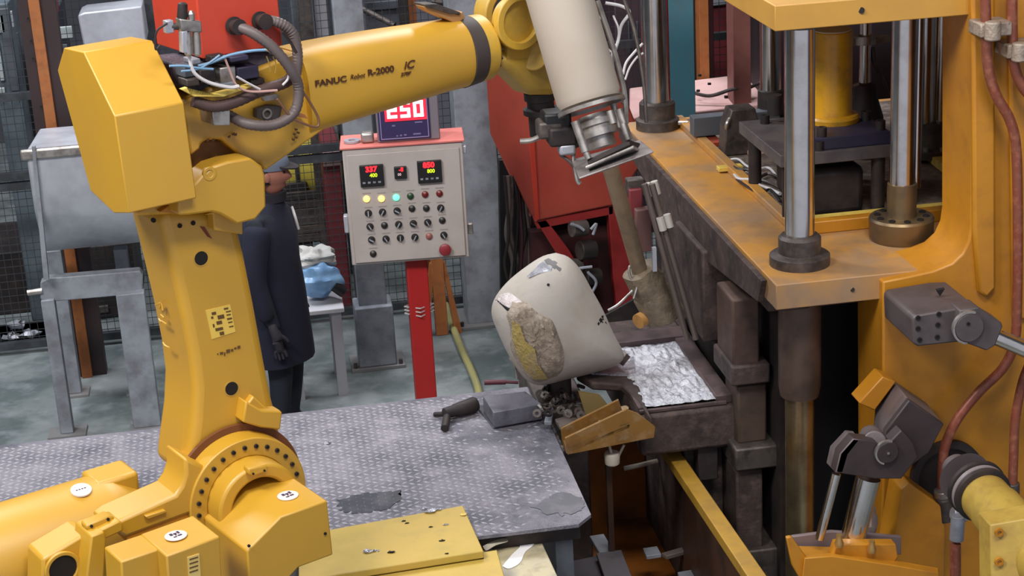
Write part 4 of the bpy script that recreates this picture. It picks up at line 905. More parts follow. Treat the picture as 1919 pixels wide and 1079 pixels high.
for r_, row in enumerate(rows):
    for c_, (u,v) in enumerate(row):
        x, y = kc(u,v); p = KF(x,y,-.012); lamp = (r_ == 0) or (r_,c_) in ((3,4),(1,3),(1,4),(2,1),(2,5),(4,0))
        me = lme.copy() if lamp else kme
        if lamp: me.materials.append({(0,0):LY,(0,1):LY,(0,2):LG,(0,3):DGR,(0,4):DRD,(0,5):DRD,(3,4):mat('lamp_dull_pink',(150,90,84),.4)}.get((r_,c_), KNB))
        o = bpy.data.objects.new('pilot_lamp' if lamp else 'selector_knob', me); COL.objects.link(o); o.parent = cabt
        o.location = p-WL[cabt.name]; o.rotation_mode = 'QUATERNION'; o.rotation_quaternion = Vector((0,0,1)).rotation_difference(-K.b)
        if (r_,c_) == (0,2): o['label'] = 'lit green pilot lamp'
        if r_ == 0 and c_ < 2: o['label'] = 'lit yellow pilot lamp'
        if not lamp:
            q = bpy.data.objects.new('knob_pointer', nme); COL.objects.link(q); q.parent = o; q.rotation_euler = (0,0,.5*((r_*5+c_*3)%4)-.6)
x, y = kc(661,945); p = KF(x,y,-.012)
b = bmn(); lathe(b, p, -K.b, [(0,.022),(.012,.022),(.013,.033),(.026,.033),(.032,.024)], 24); obj('emergency_stop', b, mat('stop_red',(140,44,52),.4), cabt, label='red mushroom stop button')
b = bmn()   # small captions above every knob
for row in rows:
    for (u,v) in row:
        x, y = kc(u,v-32); c = K.loc(KF(x,y,-.012)); K.box(b, (c.x-.022,-.0135,c.z-.003), (c.x+.022,-.0118,c.z+.003))
stuff(obj('button_captions', b, mat('caption_grey',(150,140,134),.6), door))
# big purple meter on top
mx, my = 768, 268; 
mt = thing('digital_meter', 'purple-framed digital meter showing 250 on top of the control cabinet', 'display', K.L((x0_+x1_)/2,.05,zt_+.012))
lm_ = K.loc(KF(709,272,.04)); rm_ = K.loc(KF(826,262,.04)); zt2 = K.loc(KF(766,140,.04)).z; zb2 = zt_+.013
b = bmn(); K.box(b, (lm_.x,.04,zb2), (rm_.x,.20,zt2)); obj('meter_case', b, mat('case_grey',(120,112,120),.5), mt, .006)
b = bmn(); K.box(b, (lm_.x+.01,.03,zb2+.012), (rm_.x-.05,.042,zt2-.01)); fp = obj('face_plate', b, mat('face_purple',(50,40,84),.45), mt, .004)
b = bmn(); 
fz = (zb2+.02, zt2-.02); fx = (lm_.x+.02, rm_.x-.06)
for lo,hi in (((fx[0],.027,fz[0]),(fx[1],.031,fz[0]+.004)),((fx[0],.027,fz[0]),(fx[0]+.004,.031,fz[1])),((fx[1]-.004,.027,fz[0]),(fx[1],.031,fz[1]))): K.box(b, lo, hi)
stuff(obj('face_border', b, mat('border_lilac',(150,140,180),.5), mt))
c0, c1k = K.loc(KF(722,226,.03)), K.loc(KF(798,186,.03)); zc0 = K.loc(KF(760,226,.03)).z; zc1 = K.loc(KF(760,184,.03)).z
b = bmn(); K.box(b, (c0.x,.024,zc0), (c1k.x,.032,zc1)); scr = obj('screen', b, emit('digit_glow_red', (225,36,60), .9), mt)  # red glow around the digits, made as an emitting panel
DG = emit('digit_white_hot', (255,225,225), 2.2)
def seg7(ch, x, z, w_, h_, t):
    S7 = {'2':'abged','5':'afgcd','0':'abcdef'}[ch]; b = bmn(); g = t*.12
    seg = {'a':((x,z+h_-t),(x+w_,z+h_)),'d':((x,z),(x+w_,z+t)),'g':((x,z+h_/2-t/2),(x+w_,z+h_/2+t/2)),'f':((x,z+h_/2),(x+t,z+h_)),'e':((x,z),(x+t,z+h_/2)),'b':((x+w_-t,z+h_/2),(x+w_,z+h_)),'c':((x+w_-t,z),(x+w_,z+h_/2))}
    for s_ in S7:
        (xa,za),(xb_,zb_2) = seg[s_]; K.box(b, (xa,.020,za), (xb_,.0245,zb_2))
    return obj('digit', b, DG, scr)
dw = (c1k.x-c0.x); dh = zc1-zc0
for k,chh in enumerate('250'): seg7(chh, c0.x+dw*(.06+.315*k), zc0+dh*.14, dw*.24, dh*.72, dw*.075)
b = bmn()
for x,y,w_ in ((738,236,6),(785,229,14),(745,255,3),(752,254,4),(760,253,5),(782,251,14)):
    c = K.loc(KF(x,y,.03)); K.box(b, (c.x-w_*pxm/2,.027,c.z-.004), (c.x+w_*pxm/2,.031,c.z+.004))
stuff(obj('face_print', b, mat('print_lilac',(120,110,150),.5), mt))
b = bmn(); c = K.loc(KF(660,265,.08)); annulus(b, K.L(c.x,.1,zt_+.014), (0,0,1), .02, .045, .012, 24); tag(obj('tape_roll', b, GALV), 'small roll of tape lying on the left of the cabinet top', 'tape roll')
b = bmn(); K.box(b, (lm_.x-.09,.05,zt_+.013), (lm_.x-.02,.12,zt_+.07)); tag(obj('clamp', b, STEEL, None, .012), 'metal clamp beside the purple meter on the cabinet top', 'clamp')
# red post
pt = POSTP; hw = px2m(19, pt)
pz = KF(782,497,.12).z
b = bmn(); box(b, (pt.x-hw, pt.y-hw, 0), (pt.x+hw, pt.y+hw, zb_+K.o.z)); obj('post', b, REDP, cabt, .006)
b = bmn(); box(b, (pt.x-.12, pt.y-.1, 0), (pt.x+.12, pt.y+.1, .015)); obj('post_foot', b, REDP, cabt)
b = bmn(); zz = PXx(785,580,pt.x).z; 
for k in range(3): annulus(b, (pt.x,pt.y,zz+.02*k), (0,.05*k,1), hw*1.38, hw*1.45, .006, 4)
tag(obj('wire_tie', b, CWHITE), 'white wire wound round the red cabinet post', 'wire')
# ---- steel columns
def hcol(name, label, pl, pr, pyb, w_px, ztop, m=GREY, foot=(.3,.22), dpt=.16):
    p = PZ((pl+pr)/2, pyb, 0); w2 = px2m(w_px/2, p); e = thing(name, label, 'column', p)
    b = bmn(); box(b, (p.x-w2, p.y-dpt/2, .02), (p.x+w2, p.y+dpt/2, ztop)); obj('shaft', b, m, e, .005)
    b = bmn(); box(b, (p.x-foot[0]/2, p.y-dpt/2-.06, 0), (p.x+foot[0]/2, p.y+dpt/2+.06, .022)); obj('foot_plate', b, mat('foot_plate_grey',(120,118,118),.5), e, .002)
    copies('anchor_bolt', hexbolt(.014,.03), DKST, e, [((p.x+sx*foot[0]*.42, p.y-dpt/2-.03, .022),(0,0,1)) for sx in (-1,1)])
    return p, e
pA_, eA = hcol('steel_column', 'grey steel column standing behind the control cabinet, left of its red post', 690,725,680, 52, 3.3, foot=(.34,.2))
b = bmn(); box(b, (pA_.x-.12,pA_.y-.12,.02), (pA_.x+.12,pA_.y+.1,.42)); obj('boot', b, GREY, eA, .01)
hcol('steel_column', 'tall grey steel column right of the control cabinet beneath the forearm', 880,940,598, 72, 3.6, foot=(.42,.3), dpt=.25)
# ---- red hopper machine
HY = PZ(1160,690,0).y+.1
hp = thing('red_hopper', 'large orange-red tapered hopper on red legs behind the gripper', 'hopper', PY(1080,600,HY)-Vector((0,0,.6)))
def yplate(name, pts, y, th, m, par, bev=.004): 
    b = bmn(); prism(b, [PY(a,c,y) for a,c in pts], Vector((0,th,0))); return obj(name, b, m, par, bev)
b = bmn()
front = [(992,60),(1120,50),(1215,290),(1150,385),(1006,414),(992,262)]
A_ = [PY(x,y,HY) for x,y in front]; B_ = [PY(x,y,HY+.5) for x,y in ((905,60),(1120,55),(1215,290),(1150,375),(985,395),(918,250))]
loft(b, [A_, B_]); obj('hopper_body', b, RED, hp, .01)
yplate('seam_strip', [(988,60),(1000,60),(1003,262),(1012,412),(1004,414),(992,262)], HY-.02, .02, mat('hopper_edge',(176,52,34),.5), hp)
for pts in ([(1003,414),(1150,386),(1150,402),(1008,430)],[(1140,386),(1180,380),(1192,520),(1200,650),(1165,650),(1150,520)],[(1006,416),(1024,412),(1068,470),(1140,600),(1120,606),(1046,480)],[(1056,560),(1075,556),(1110,700),(1090,702)]):
    yplate('frame_leg', pts, HY+.02, .1, mat('leg_red',(148,40,38),.5,0,(130,32,30),5,.7), hp)
b = bmn(); box(b, (PY(1010,600,HY).x,HY+.15,0), (PY(1190,600,HY).x,HY+.6,PY(1100,440,HY).z)); obj('base_box', b, mat('dark_red_base',(70,26,28),.6,0,(36,22,26),5,.9), hp)
# motor and pipes under the hopper
mo = thing('pump_unit', 'dark pump with pale hoses crouched between the red hopper legs', 'pump', PY(1085,600,HY-.1)-Vector((0,0,.3)))
for x,y,r in ((1085,430,.05),(1100,470,.06),(1075,500,.045),(1110,520,.05)):
    b = bmn(); cyl(b, PY(x-14,y,HY-.08), PY(x+14,y-3,HY-.05), r, n=18); obj('pump_body', b, [BLACKM,DKST][x%2], mo, .004)
for pts in ([(1070,420),(1085,425),(1095,432)],[(1108,430),(1118,420),(1112,440)],[(1102,510),(1118,530),(1106,560),(1125,580)],[(1060,520),(1080,505),(1110,500)]):
    b = bmn(); tube(b, [PY(x,y,HY-.15) for x,y in pts], .009); obj('hose', b, GREY, mo)
yplate('guard_plate', [(1118,600),(1190,560),(1210,590),(1140,632)], HY-.3, .02, BLACKM, mo)
# dark clutter between tall column and hopper
cl_ = thing('cable_bundle', 'bundle of dark cables hanging between tall grey column and red hopper', 'cables', PY(970,560,HY+.3)-Vector((0,0,.3)))
random.seed(5)
for i in range(10):
    x = 945+i*7; pts = [(x+random.uniform(-3,3)+k*random.uniform(-1,4), 330+k*55) for k in range(6)]
    b = bmn(); tube(b, [PY(a,c,HY+.25+.02*(i%3)) for a,c in pts], .010+.004*(i%3), 7); obj('cable', b, [BLACKM,HOSE,DKST,BLACK,mat('dim_maroon',(60,34,40),.6)][i%5], cl_)
tag(yplate('dark_backing', [(935,300),(1060,300),(1100,640),(940,600)], HY+.75, .05, BLACK, None), 'black sheet panel behind the hanging cables', 'panel')
# ---- orange stand, yellow hose on the floor
os_ = thing('orange_stand', 'small weathered orange upright beside the red cabinet post', 'stand', PZ(830,625,0))
p = PZ(830,625,0); b = bmn(); box(b, (p.x-.045,p.y-.04,0), (p.x+.035,p.y+.04,.98)); obj('upright', b, ORANGE, os_, .004)
for dx in (-.09,.08): 
    b = bmn(); prism(b, [p+Vector((dx*.3,-.03,.5)), p+Vector((dx*.6,-.03,.5)), p+Vector((dx*1.6,-.03,.0)), p+Vector((dx,-.03,0))], Vector((0,.04,0))); obj('brace', b, ORANGE, os_)
b = bmn(); tube(b, [PZ(824,530,.05),PZ(845,600,.03),PZ(868,660,.03),PZ(882,690,.03),PZ(896,728,.03),PZ(900,760,.03)], .023, 10); tag(obj('floor_hose', b, mat('hose_yellow',(150,144,92),.6,0,(140,136,100),10,.7)), 'pale yellow hose running over the floor behind the platform', 'hose')
# floor blotches
random.seed(21)
WASH = mat('pale_residue', (158,166,166), .6, 0, (120,130,128), 8, .8); DKW = mat('dark_damp', (64,70,70), .25, 0, (84,90,88), 6, .8)
def blot(x, y, w_, h_, m, nm, lb):
    pts = [(x+w_*math.cos(t)*(1+.45*noise.noise(Vector((x,y,t)))), y+h_*math.sin(t)*(1+.45*noise.noise(Vector((t,x,y))))) for t in [k*2*math.pi/12 for k in range(12)]]
    o = zpatch(nm, pts, .0015, m, .001, None, 3); o['kind'] = 'structure'; return o
for i,(x,y,w_,h_,m) in enumerate([(40,800,32,8,WASH),(90,770,22,5,WASH),(22,755,16,5,WASH),(850,640,26,6,WASH),(700,710,30,6,WASH),(760,725,20,5,WASH),(905,650,22,8,WASH),(60,722,55,6,DKW),(600,705,50,12,DKW),(870,700,40,10,DKW),(200,790,60,8,DKW),(745,655,22,6,WASH),(670,745,40,6,WASH),(950,690,30,8,WASH)]):
    pass
# ---- silver trough on a grey stand
TY = PZ(110,815,0).y
tr = thing('silver_trough', 'galvanised metal trough with curved underside on a grey stand at the left', 'trough', PZ(180,800,0))
xl_, xr_ = PY(78,400,TY).x, PY(300,400,TY).x
zt3, zb3 = PY(100,308,TY).z, PY(150,500,TY).z
prof = [(0,zt3+.10),(.0,zt3-.05),(.0,zt3-.25),(.03,zb3+.30),(.10,zb3+.16),(.22,zb3+.06),(.40,zb3+.02),(.75,zb3),(.75,zt3+.05)]
b = bmn(); ya = TY-.05
prism(b, [Vector((xl_-.03,ya+a,z)) for a,z in prof], Vector((xr_-xl_+.03,0,0))); obj('trough_body', b, GALV, tr, .012, ang=50)
b = bmn(); box(b, (xl_-.06,ya-.02,zt3+.05), (xr_,ya+.02,zt3+.11)); obj('rolled_rim', b, STEEL, tr, .012)
b = bmn(); prism(b, [PY(x,y,ya-.03) for x,y in ((60,275),(66,275),(92,525),(82,525))], Vector((0,.04,0))); obj('corner_post', b, GREY, tr)
b = bmn(); prism(b, [PY(x,y,TY) for x,y in ((76,530),(90,522),(262,508),(268,516),(268,551),(84,567),(76,560))], Vector((0,.08,0))); obj('cross_beam', b, GREY, tr, .006)
b = bmn(); cyl(b, PY(52,549,TY), PY(80,545,TY), .018, n=12); obj('pin', b, STEEL, tr)
def vleg(px, py, w_, z1_, name='leg', y=None, m=GREY, par=None, foot=.2):
    p = PZ(px, py, 0); b = bmn(); box(b, (p.x-w_/2,p.y-.04,.015), (p.x+w_/2,p.y+.04,z1_)); obj(name, b, m, par or tr, .004)
    b = bmn(); box(b, (p.x-foot/2,p.y-.08,0), (p.x+foot/2,p.y+.08,.015)); obj('foot_plate', b, mat('foot_plate_grey',(120,118,118),.5), par or tr)
zbm = PY(90,560,TY).z
vleg(128,812,.075,zbm,foot=.22); vleg(278,800,.16,zbm,foot=.2); vleg(138,738,.11,zbm+.1,foot=.2); vleg(262,735,.08,zbm+.1,foot=.15)
# ---- orange post with dark flanges
p = PZ(166,700,0); op = thing('orange_post', 'tall drilled orange post at the left with dark flanges', 'post', p)
b = bmn(); box(b, (p.x-.032,p.y-.08,0), (p.x+.032,p.y-.05,4.2)); obj('orange_strip', b, ORANGE, op, .002)
b = bmn(); box(b, (p.x-.10,p.y-.05,0), (p.x+.12,p.y+.05,4.2)); obj('dark_flange', b, mat('flange_brown',(52,34,34),.6,0,(36,30,34),4,.8), op)
copies('rivet', hexbolt(.008,.004,8), HOLE, op, [(PY(x,y,p.y-.081),(0,-1,0)) for x,y in ((53,35),(59,77),(63,110),(78,200))])
# ---- fence
FY = PZ(50,672,0).y+.1
fen = thing('wire_fence', 'dark framed wire mesh fence running behind the machines', 'fence', (-1,FY,0))
FM = mat('fence_dark', (52,54,58), .55, .2, (80,84,88), 9, .6)
for k,x in enumerate([-2.75,-1.93,-.62,.55,1.75,3.3]):
    b = bmn(); box(b, (x-.03,FY,0), (x+.03,FY+.05,2.9)); obj('fence_post', b, FM, fen)
for z in (.06, PY(30,350,FY).z, PY(30,182,FY).z, 2.88, PY(590,280,FY).z):
    b = bmn(); box(b, (-3.2,FY-.01,z-.025), (3.5,FY+.04,z+.025)); obj('fence_rail', b, FM, fen)
b = bmn(); x = -3.2
while x < 3.5: box(b, (x,FY+.02,.06), (x+.0035,FY+.0235,2.88)); x += .05
z = .1
while z < 2.88: box(b, (-3.2,FY+.024,z), (3.5,FY+.028,z+.0035)); z += .05
stuff(obj('wire_mesh', b, mat('mesh_wire',(66,68,72),.5,.4), fen))
# ---- machines behind the fence
def slab(name, pts, y, th, m, label, cat, bev=.01):
    b = bmn(); prism(b, [PY(a,c,y) for a,c in pts], Vector((0,th,0))); return tag(obj(name, b, m, None, bev), label, cat)
LGR = mat('pale_machine', (168,176,176), .5, 0, (120,128,130), 4, .8); BG = mat('blue_grey_machine', (96,108,114), .55, 0, (64,74,82), 4, .8)
DB = mat('dim_blue', (44,48,58), .6, 0, (70,74,80), 5, .7)
def machine(name, label, cat, x0,y0,x1,y1, y, m, th=.6, parts=()):
    p0, p1 = PY(x0,y0,y), PY(x1,y1,y); e = thing(name, label, cat, ((p0.x+p1.x)/2, y+th/2, 0))
    b = bmn(); box(b, (p0.x,y,0), (p1.x,y+th,p0.z)); obj('housing', b, m, e, .01)
    for nm,(a,c,d,f),mm in parts:
        q0, q1 = PY(a,c,y), PY(d,f,y); b = bmn(); box(b, (q0.x,y-.03,q1.z), (q1.x,y,q0.z)); obj(nm, b, mm, e, .004)
    return e
machine('machine_cabinet','blue-grey machine cabinet behind the fence at the far left edge','cabinet', -30,10,62,330, 12.0, BG, parts=[('panel',(-10,28,12,60),LGR),('panel',(-10,75,10,150),LGR),('panel',(20,20,28,50),GALV),('panel',(-10,165,12,178),LGR),('pipe_cover',(16,15,22,170),GREYD),('panel',(36,60,46,160),DB)])
machine('machine_cabinet','dark machine with pale panels between orange post and robot housing','cabinet', 78,22,150,330, 12.3, DB, parts=[('panel',(92,35,108,74),LGR),('panel',(110,50,138,70),LGR),('panel',(86,85,128,92),GREYD),('panel',(92,110,112,120),GREYD),('panel',(96,130,116,138),GREYD),('red_panel',(88,0,112,22),MAROON),('panel',(90,150,118,160),DKST),('panel',(100,180,118,190),DKST),('panel',(104,225,120,235),GALV)])
slab('white_duct', [(146,30),(158,24),(266,12),(276,78),(158,92)], 11.0, .3, GALV, 'bright silver duct box above the robot motor housing', 'duct')
machine('dark_machine','black low machine behind the fence under the left trough','machine', -30,478,90,640, 12.2, BLACKM, .8)
machine('dark_machine','wide dark machine behind the trough stand','machine', 90,470,270,640, 11.9, BLACKM, .8, parts=[('pipe',(160,575,205,583),DKST),('panel',(175,620,235,640),GREYD)])
machine('far_machine','dim grey-blue machine far behind the forearm on the left','machine', 540,-40,700,200, 13.2, GREYD, .8, parts=[('panel',(558,20,575,90),DKST)])
machine('far_machine','dim machine between the grey pillars above the forearm','machine', 660,-40,930,300, 13.4, mat('far_grey',(104,104,112),.6,0,(80,80,88),3,.8), .8, parts=[('beam',(668,6,760,14),GREYD)])
machine('dark_machine','dark ribbed machine behind the worker','machine', 430,355,610,700, 12.0, BLACKM, .8, parts=[('rib',(520,362+k*16,606,369+k*16),DKST) for k in range(6)])
machine('maroon_cabinet','maroon cabinet with a pale label left of the control cabinet','cabinet', 602,270,660,560, 11.5, MAROON, .5, parts=[('label',(604,285,640,308),PINKW)])
# heap of foil scraps behind the fence, left
hs = PY(45,640,11.6); random.seed(3)
b = bmn(); box(b, (hs.x-.35,11.55,0), (hs.x+.3,12.0,hs.z-.08)); tag(obj('scrap_bin', b, DB, None, .01), 'dark bin of bright scraps behind the fence', 'bin')
for i in range(12):
    x, y = random.uniform(12,70), random.uniform(608,652); p = PY(x,y,11.7); b = bmn(); sphere(b, p, random.uniform(.03,.06), (1,.8,.6), 5, 1.2, 2)
    tag(obj('foil_scrap', b, [SILV,GREY,GALV][i%3], ang=15), 'crumpled bright scrap in the bin behind the left fence', 'scrap', 'scraps in the fence bin')
# yellow drum
dr = thing('yellow_drum', 'olive-yellow round tank with a black band behind the worker', 'tank', PY(550,330,11.9)-Vector((0,0,.4)))
cdr = PY(520,315,12.3); b = bmn(); lathe(b, PY(480,318,12.3), (1,0,0), [(0,.24),(.02,.28),(.55,.28),(.6,.24)], 40); obj('tank_shell', b, mat('olive_yellow',(176,160,56),.5,0,(150,130,50),5,.7), dr)
b = bmn(); cc_ = PY(480,318,12.3); annulus(b, cc_+Vector((.27,0,0)), (1,0,0), .27, .292, .03, 40); obj('black_band', b, BLACK, dr)
# pillars and posts above the forearm
def vpost(name, label, xt, yt, w_, d_, m, z1=4.6, z0=0, cat='post', dpt=.15):
    p = P(xt, yt, d_); b = bmn(); w2 = px2m(w_/2, p); box(b, (p.x-w2, p.y-dpt/2, z0), (p.x+w2, p.y+dpt/2, z1)); return tag(obj(name, b, m, None, .004), label, cat)
vpost('dark_pillar','dark pillar above the arm root beside the pale pillar',573,30,24,12,DKST)
vpost('pale_pillar','pale grey pillar above the arm root',601,30,24,12.1,mat('pillar_pale',(150,150,156),.5))
vpost('grey_pillar','wide grey pillar above the forearm, right of the pale one',640,20,50,12.4,GREYD)
vpost('orange_post','short orange post showing above the middle of the forearm',770,10,16,12,ORANGE)
vpost('dark_pillar','dark pillar left of the orange post above the forearm',756,10,16,11.9,BLACKM)
vpost('grey_pillar','bluish grey pillar left of the wrist ring above the forearm',868,10,34,12.2,GREY)
vpost('dark_pillar','narrow dark pillar next to the wrist ring',896,10,16,12,BLACKM)
b = bmn(); cyl(b, P(665,10,12), P(740,48,11.9), .02); tag(obj('brace_bar', b, DKST), 'dark diagonal brace above the forearm', 'brace')
b = bmn(); tube(b, [P(810,2,11.5),P(835,6,11.5),P(862,20,11.5)], .03); tag(obj('dark_pipe', b, DKST), 'short dark pipe above the forearm bracket', 'pipe')
# right background
vpost('teal_column','teal painted column behind the tall rear press column',1266,100,58,10.5,TEAL,dpt=.2,cat='column')
vpost('dark_gap_strip','black strip standing in for the dark gap right of the teal column',1300,60,18,11.6,BLACK)  # black upright fills in for the unlit gap beside the column
vpost('orange_post','orange post right of the teal column',1315,60,18,11.5,ORANGE)
vpost('dark_post','thin dark post beside the right orange post',1328,60,10,11.7,mat('dim_maroon2',(66,30,34),.6))
machine('maroon_cabinet','maroon cabinet between orange post and brown post','cabinet',1326,14,1372,330,11.9,MAROON,.1)
slab('grey_lintel', [(1326,-20),(1375,-20),(1374,8),(1326,14)], 11.85, .1, GREY, 'grey strip above the maroon panel', 'strip')
vpost('brown_post','reddish brown post left of the press crosshead',1385,100,34,11.0,mat('post_brown',(138,88,80),.5,0,(112,68,62),4,.7))
bp = thing('pink_cover', 'pale pink long machine cover behind the press, screwed along its edges', 'cover', P(1340,190,11.3)-Vector((0,0,.3)))
b = bmn(); prism(b, [P(1180,165,11.5),P(1480,128,11.5),P(1480,190,11.0),P(1180,222,11.0)], Vector((0,.02,-.3))); obj('cover_board', b, PINKW, bp, .01)
b = bmn(); tube(b, [P(1290,180,11.1)+Vector((0,0,.03)),P(1330,180,11.05),P(1370,170,11.05)+Vector((0,-.05,.02)),P(1400,166,11.05),P(1432,152,11.1)], .012); obj('cover_cable', b, DKST, bp)
copies('screw', hexbolt(.012,.01,8), HOLE, bp, [(P(x,y,11.16)+Vector((0,0,.015)),(0,0,1)) for x,y in ((1312,147),(1330,163),(1309,176),(1361,187))])
machine('fitting_cabinet','black cabinet of pipe fittings between brown post and rear press column','cabinet',1398,30,1436,330,11.9,BLACK,.2)
for i,(x,y) in enumerate(((1410,58),(1422,75),(1405,95),(1420,110),(1412,80),(1425,95))):
    b = bmn(); cyl(b, PY(x-5,y,11.87), PY(x+6,y-3,11.87), .03); tag(obj('pipe_fitting', b, [GREY,STEEL,DKST][i%3]), 'metal pipe fitting on the black panel behind the press', 'fitting', 'fittings on the black panel')
machine('far_machine','dim maroon and grey machine behind the gripper cables','machine', 1150,-30,1245,150, 12.6, mat('far_maroon',(82,60,66),.6,0,(60,52,58),3,.8), .5, parts=[('grille_bar',(1176+k*8,40,1180+k*8,100),GREYD) for k in range(3)])
machine('dark_backdrop','dark backdrop block added behind the press columns','cabinet', 1440,-60,1775,330, 10.4, mat('backdrop_dark',(38,32,36),.6), .5)  # backdrop added to keep the space behind the columns dark
machine('red_cabinet','bright red cabinet between press columns and yellow frame','cabinet', 1768,-60,1900,420, 9.6, mat('cabinet_red',(178,38,34),.45,0,(180,34,28),3,.6), .6)
# ---- white table with rag, bag
TBY = PZ(640,742,0).y
tb = thing('white_table', 'small white table behind the worker carrying a blue bag', 'table', PZ(600,745,0))
tz = PY(605,578,TBY).z; tx0, tx1 = PY(540,578,TBY).x, PY(645,575,TBY).x
b = bmn(); box(b, (tx0,TBY-.03,tz-.03), (tx1,TBY+.45,tz)); obj('table_top', b, mat('table_white',(196,194,198),.5), tb, .006)
for x,y in ((tx1-.05,TBY),(tx0+.02,TBY),(tx1-.05,TBY+.38),(tx0+.02,TBY+.38)):
    b = bmn(); box(b, (x-.03,y,0), (x+.03,y+.05,tz-.03)); obj('leg', b, mat('table_leg',(166,164,170),.5), tb)
b = bmn(); sphere(b, PY(598,530,TBY+.15)+Vector((0,0,.02)), .13, (1.0,.8,.85), 22, .3, 2); q = obj('plastic_bag', b, mat('bag_blue',(116,158,200),.35,0,(150,190,225),8,.8)); tag(q, 'light blue plastic bag on the white table', 'bag')
b = bmn(); sphere(b, PY(590,482,TBY+.2), .12, (1.0,.8,.55), 22, .45, 2.2); tag(obj('white_rag', b, mat('rag_white',(186,184,180),.8,0,(160,158,156),12,.7)), 'crumpled white rag on top of the blue bag', 'rag')
b = bmn(); cyl(b, PY(626,535,TBY+.1), PY(645,548,TBY+.1), .035); tag(obj('black_tin', b, BLACK), 'small black tin at the right end of the white table', 'tin')

# ---- worker behind the robot
WP = PZ(543,824,0); fac = (Vector((1,-.25,0))).normalized(); rgt = Vector((fac.y, -fac.x, 0))     # faces right
wk = thing('person', 'person in a long navy coat and cap standing behind the robot arm, facing right', 'person', WP)
def W(f, r, z): return WP+fac*f+rgt*r+Vector((0,0,z*.962))
def skin(name, verts, edges, radii, m, root=0, sub=2, parent=wk):
    me = bpy.data.meshes.new(name); me.from_pydata([tuple(v) for v in verts], edges, []); me.materials.append(m)
    vs = [Vector(v) for v in verts]; c = sum(vs, Vector())/len(vs)
    o = bpy.data.objects.new(name, me); COL.objects.link(o); md = o.modifiers.new('skin', 'SKIN')
    for i, r in enumerate(radii):
        sv_ = me.skin_vertices[0].data[i]; sv_.radius = r if isinstance(r, tuple) else (r, r); sv_.use_root = (i == root)
    me.transform(Matrix.Translation(-c))
    s2 = o.modifiers.new('sub', 'SUBSURF'); s2.levels = sub; s2.render_levels = sub
    dg = bpy.context.evaluated_depsgraph_get(); ev = bpy.data.meshes.new_from_object(o.evaluated_get(dg)); ev.name = name
    o.modifiers.clear(); o.data = ev; ev.polygons.foreach_set('use_smooth', [True]*len(ev.polygons))
    o.parent = parent; o.location = c-WL[parent.name]; WL[o.name] = c; return o
HT = 1.0
V_ = [W(0,0,.95), W(0,0,1.15), W(.0,0,1.35), W(.02,0,1.47), W(.03,0,1.56),
      W(.0,.10,.88), W(.02,.11,.48), W(-.02,.12,.10), W(.10,.13,.05),
      W(.0,-.10,.88), W(.04,-.11,.48), W(.0,-.12,.10), W(.12,-.13,.05),
      W(.0,.20,1.40), W(-.03,.26,1.12), W(.03,.27,.88), W(.06,.27,.80),
      W(.0,-.20,1.40), W(-.03,-.26,1.12), W(.06,-.27,.88), W(.09,-.27,.80)]
E_ = [(0,1),(1,2),(2,3),(3,4),(0,5),(5,6),(6,7),(7,8),(0,9),(9,10),(10,11),(11,12),(2,13),(13,14),(14,15),(15,16),(2,17),(17,18),(18,19),(19,20)]
Rd = [.15,.15,.17,.09,.055,.11,.075,.05,.04,.11,.075,.05,.04,.075,.052,.042,.03,.075,.052,.042,.03]
body = skin('body', V_, E_, Rd, mat('trousers_dark',(22,26,38),.8))
# coat: lofted shell from shoulders to the knee
b = bmn(); rg = []
for z,rf,rr,ff in ((.56,.20,.27,.0),(.75,.19,.26,.0),(.95,.18,.25,.0),(1.12,.165,.235,0),(1.28,.165,.25,0),(1.40,.14,.23,0),(1.47,.09,.13,.02),(1.53,.07,.075,.03)):
    rg.append([W(ff+rf*math.cos(t)*(1+.05*math.sin(5*t)), rr*math.sin(t), z) for t in [2*math.pi*k/24 for k in range(24)]])
loft(b, rg); obj('coat', b, COAT, wk, ang=80)
for sd in (1,-1):
    skin('sleeve', [W(0,.20*sd,1.42), W(-.02,.26*sd,1.25), W(-.03,.29*sd,1.10), W(.03,.30*sd,.86)], [(0,1),(1,2),(2,3)], [.085,.075,.066,.056], COAT)
    hd = [W(.04,.30*sd,.86), W(.06,.30*sd,.78), W(.075,.30*sd,.72)]
    hv = list(hd); he = [(0,1),(1,2)]; hr = [.03,(.042,.02),(.04,.018)]
    for k,(df,ln) in enumerate(((-.03,.075),(-.01,.085),(.01,.08),(.03,.065))):
        i0 = len(hv); base = W(.075+df,.30*sd,.72); hv += [base+Vector((0,0,-ln*.5)), base+fac*.006+Vector((0,0,-ln))]; he += [(2,i0),(i0,i0+1)]; hr += [.009,.008]
    i0 = len(hv); hv += [W(.105,.29*sd,.77), W(.125,.28*sd,.735)]; he += [(1,i0),(i0,i0+1)]; hr += [.011,.009]
    skin('hand', hv, he, hr, mat('glove_dark',(40,36,44),.8), sub=1)
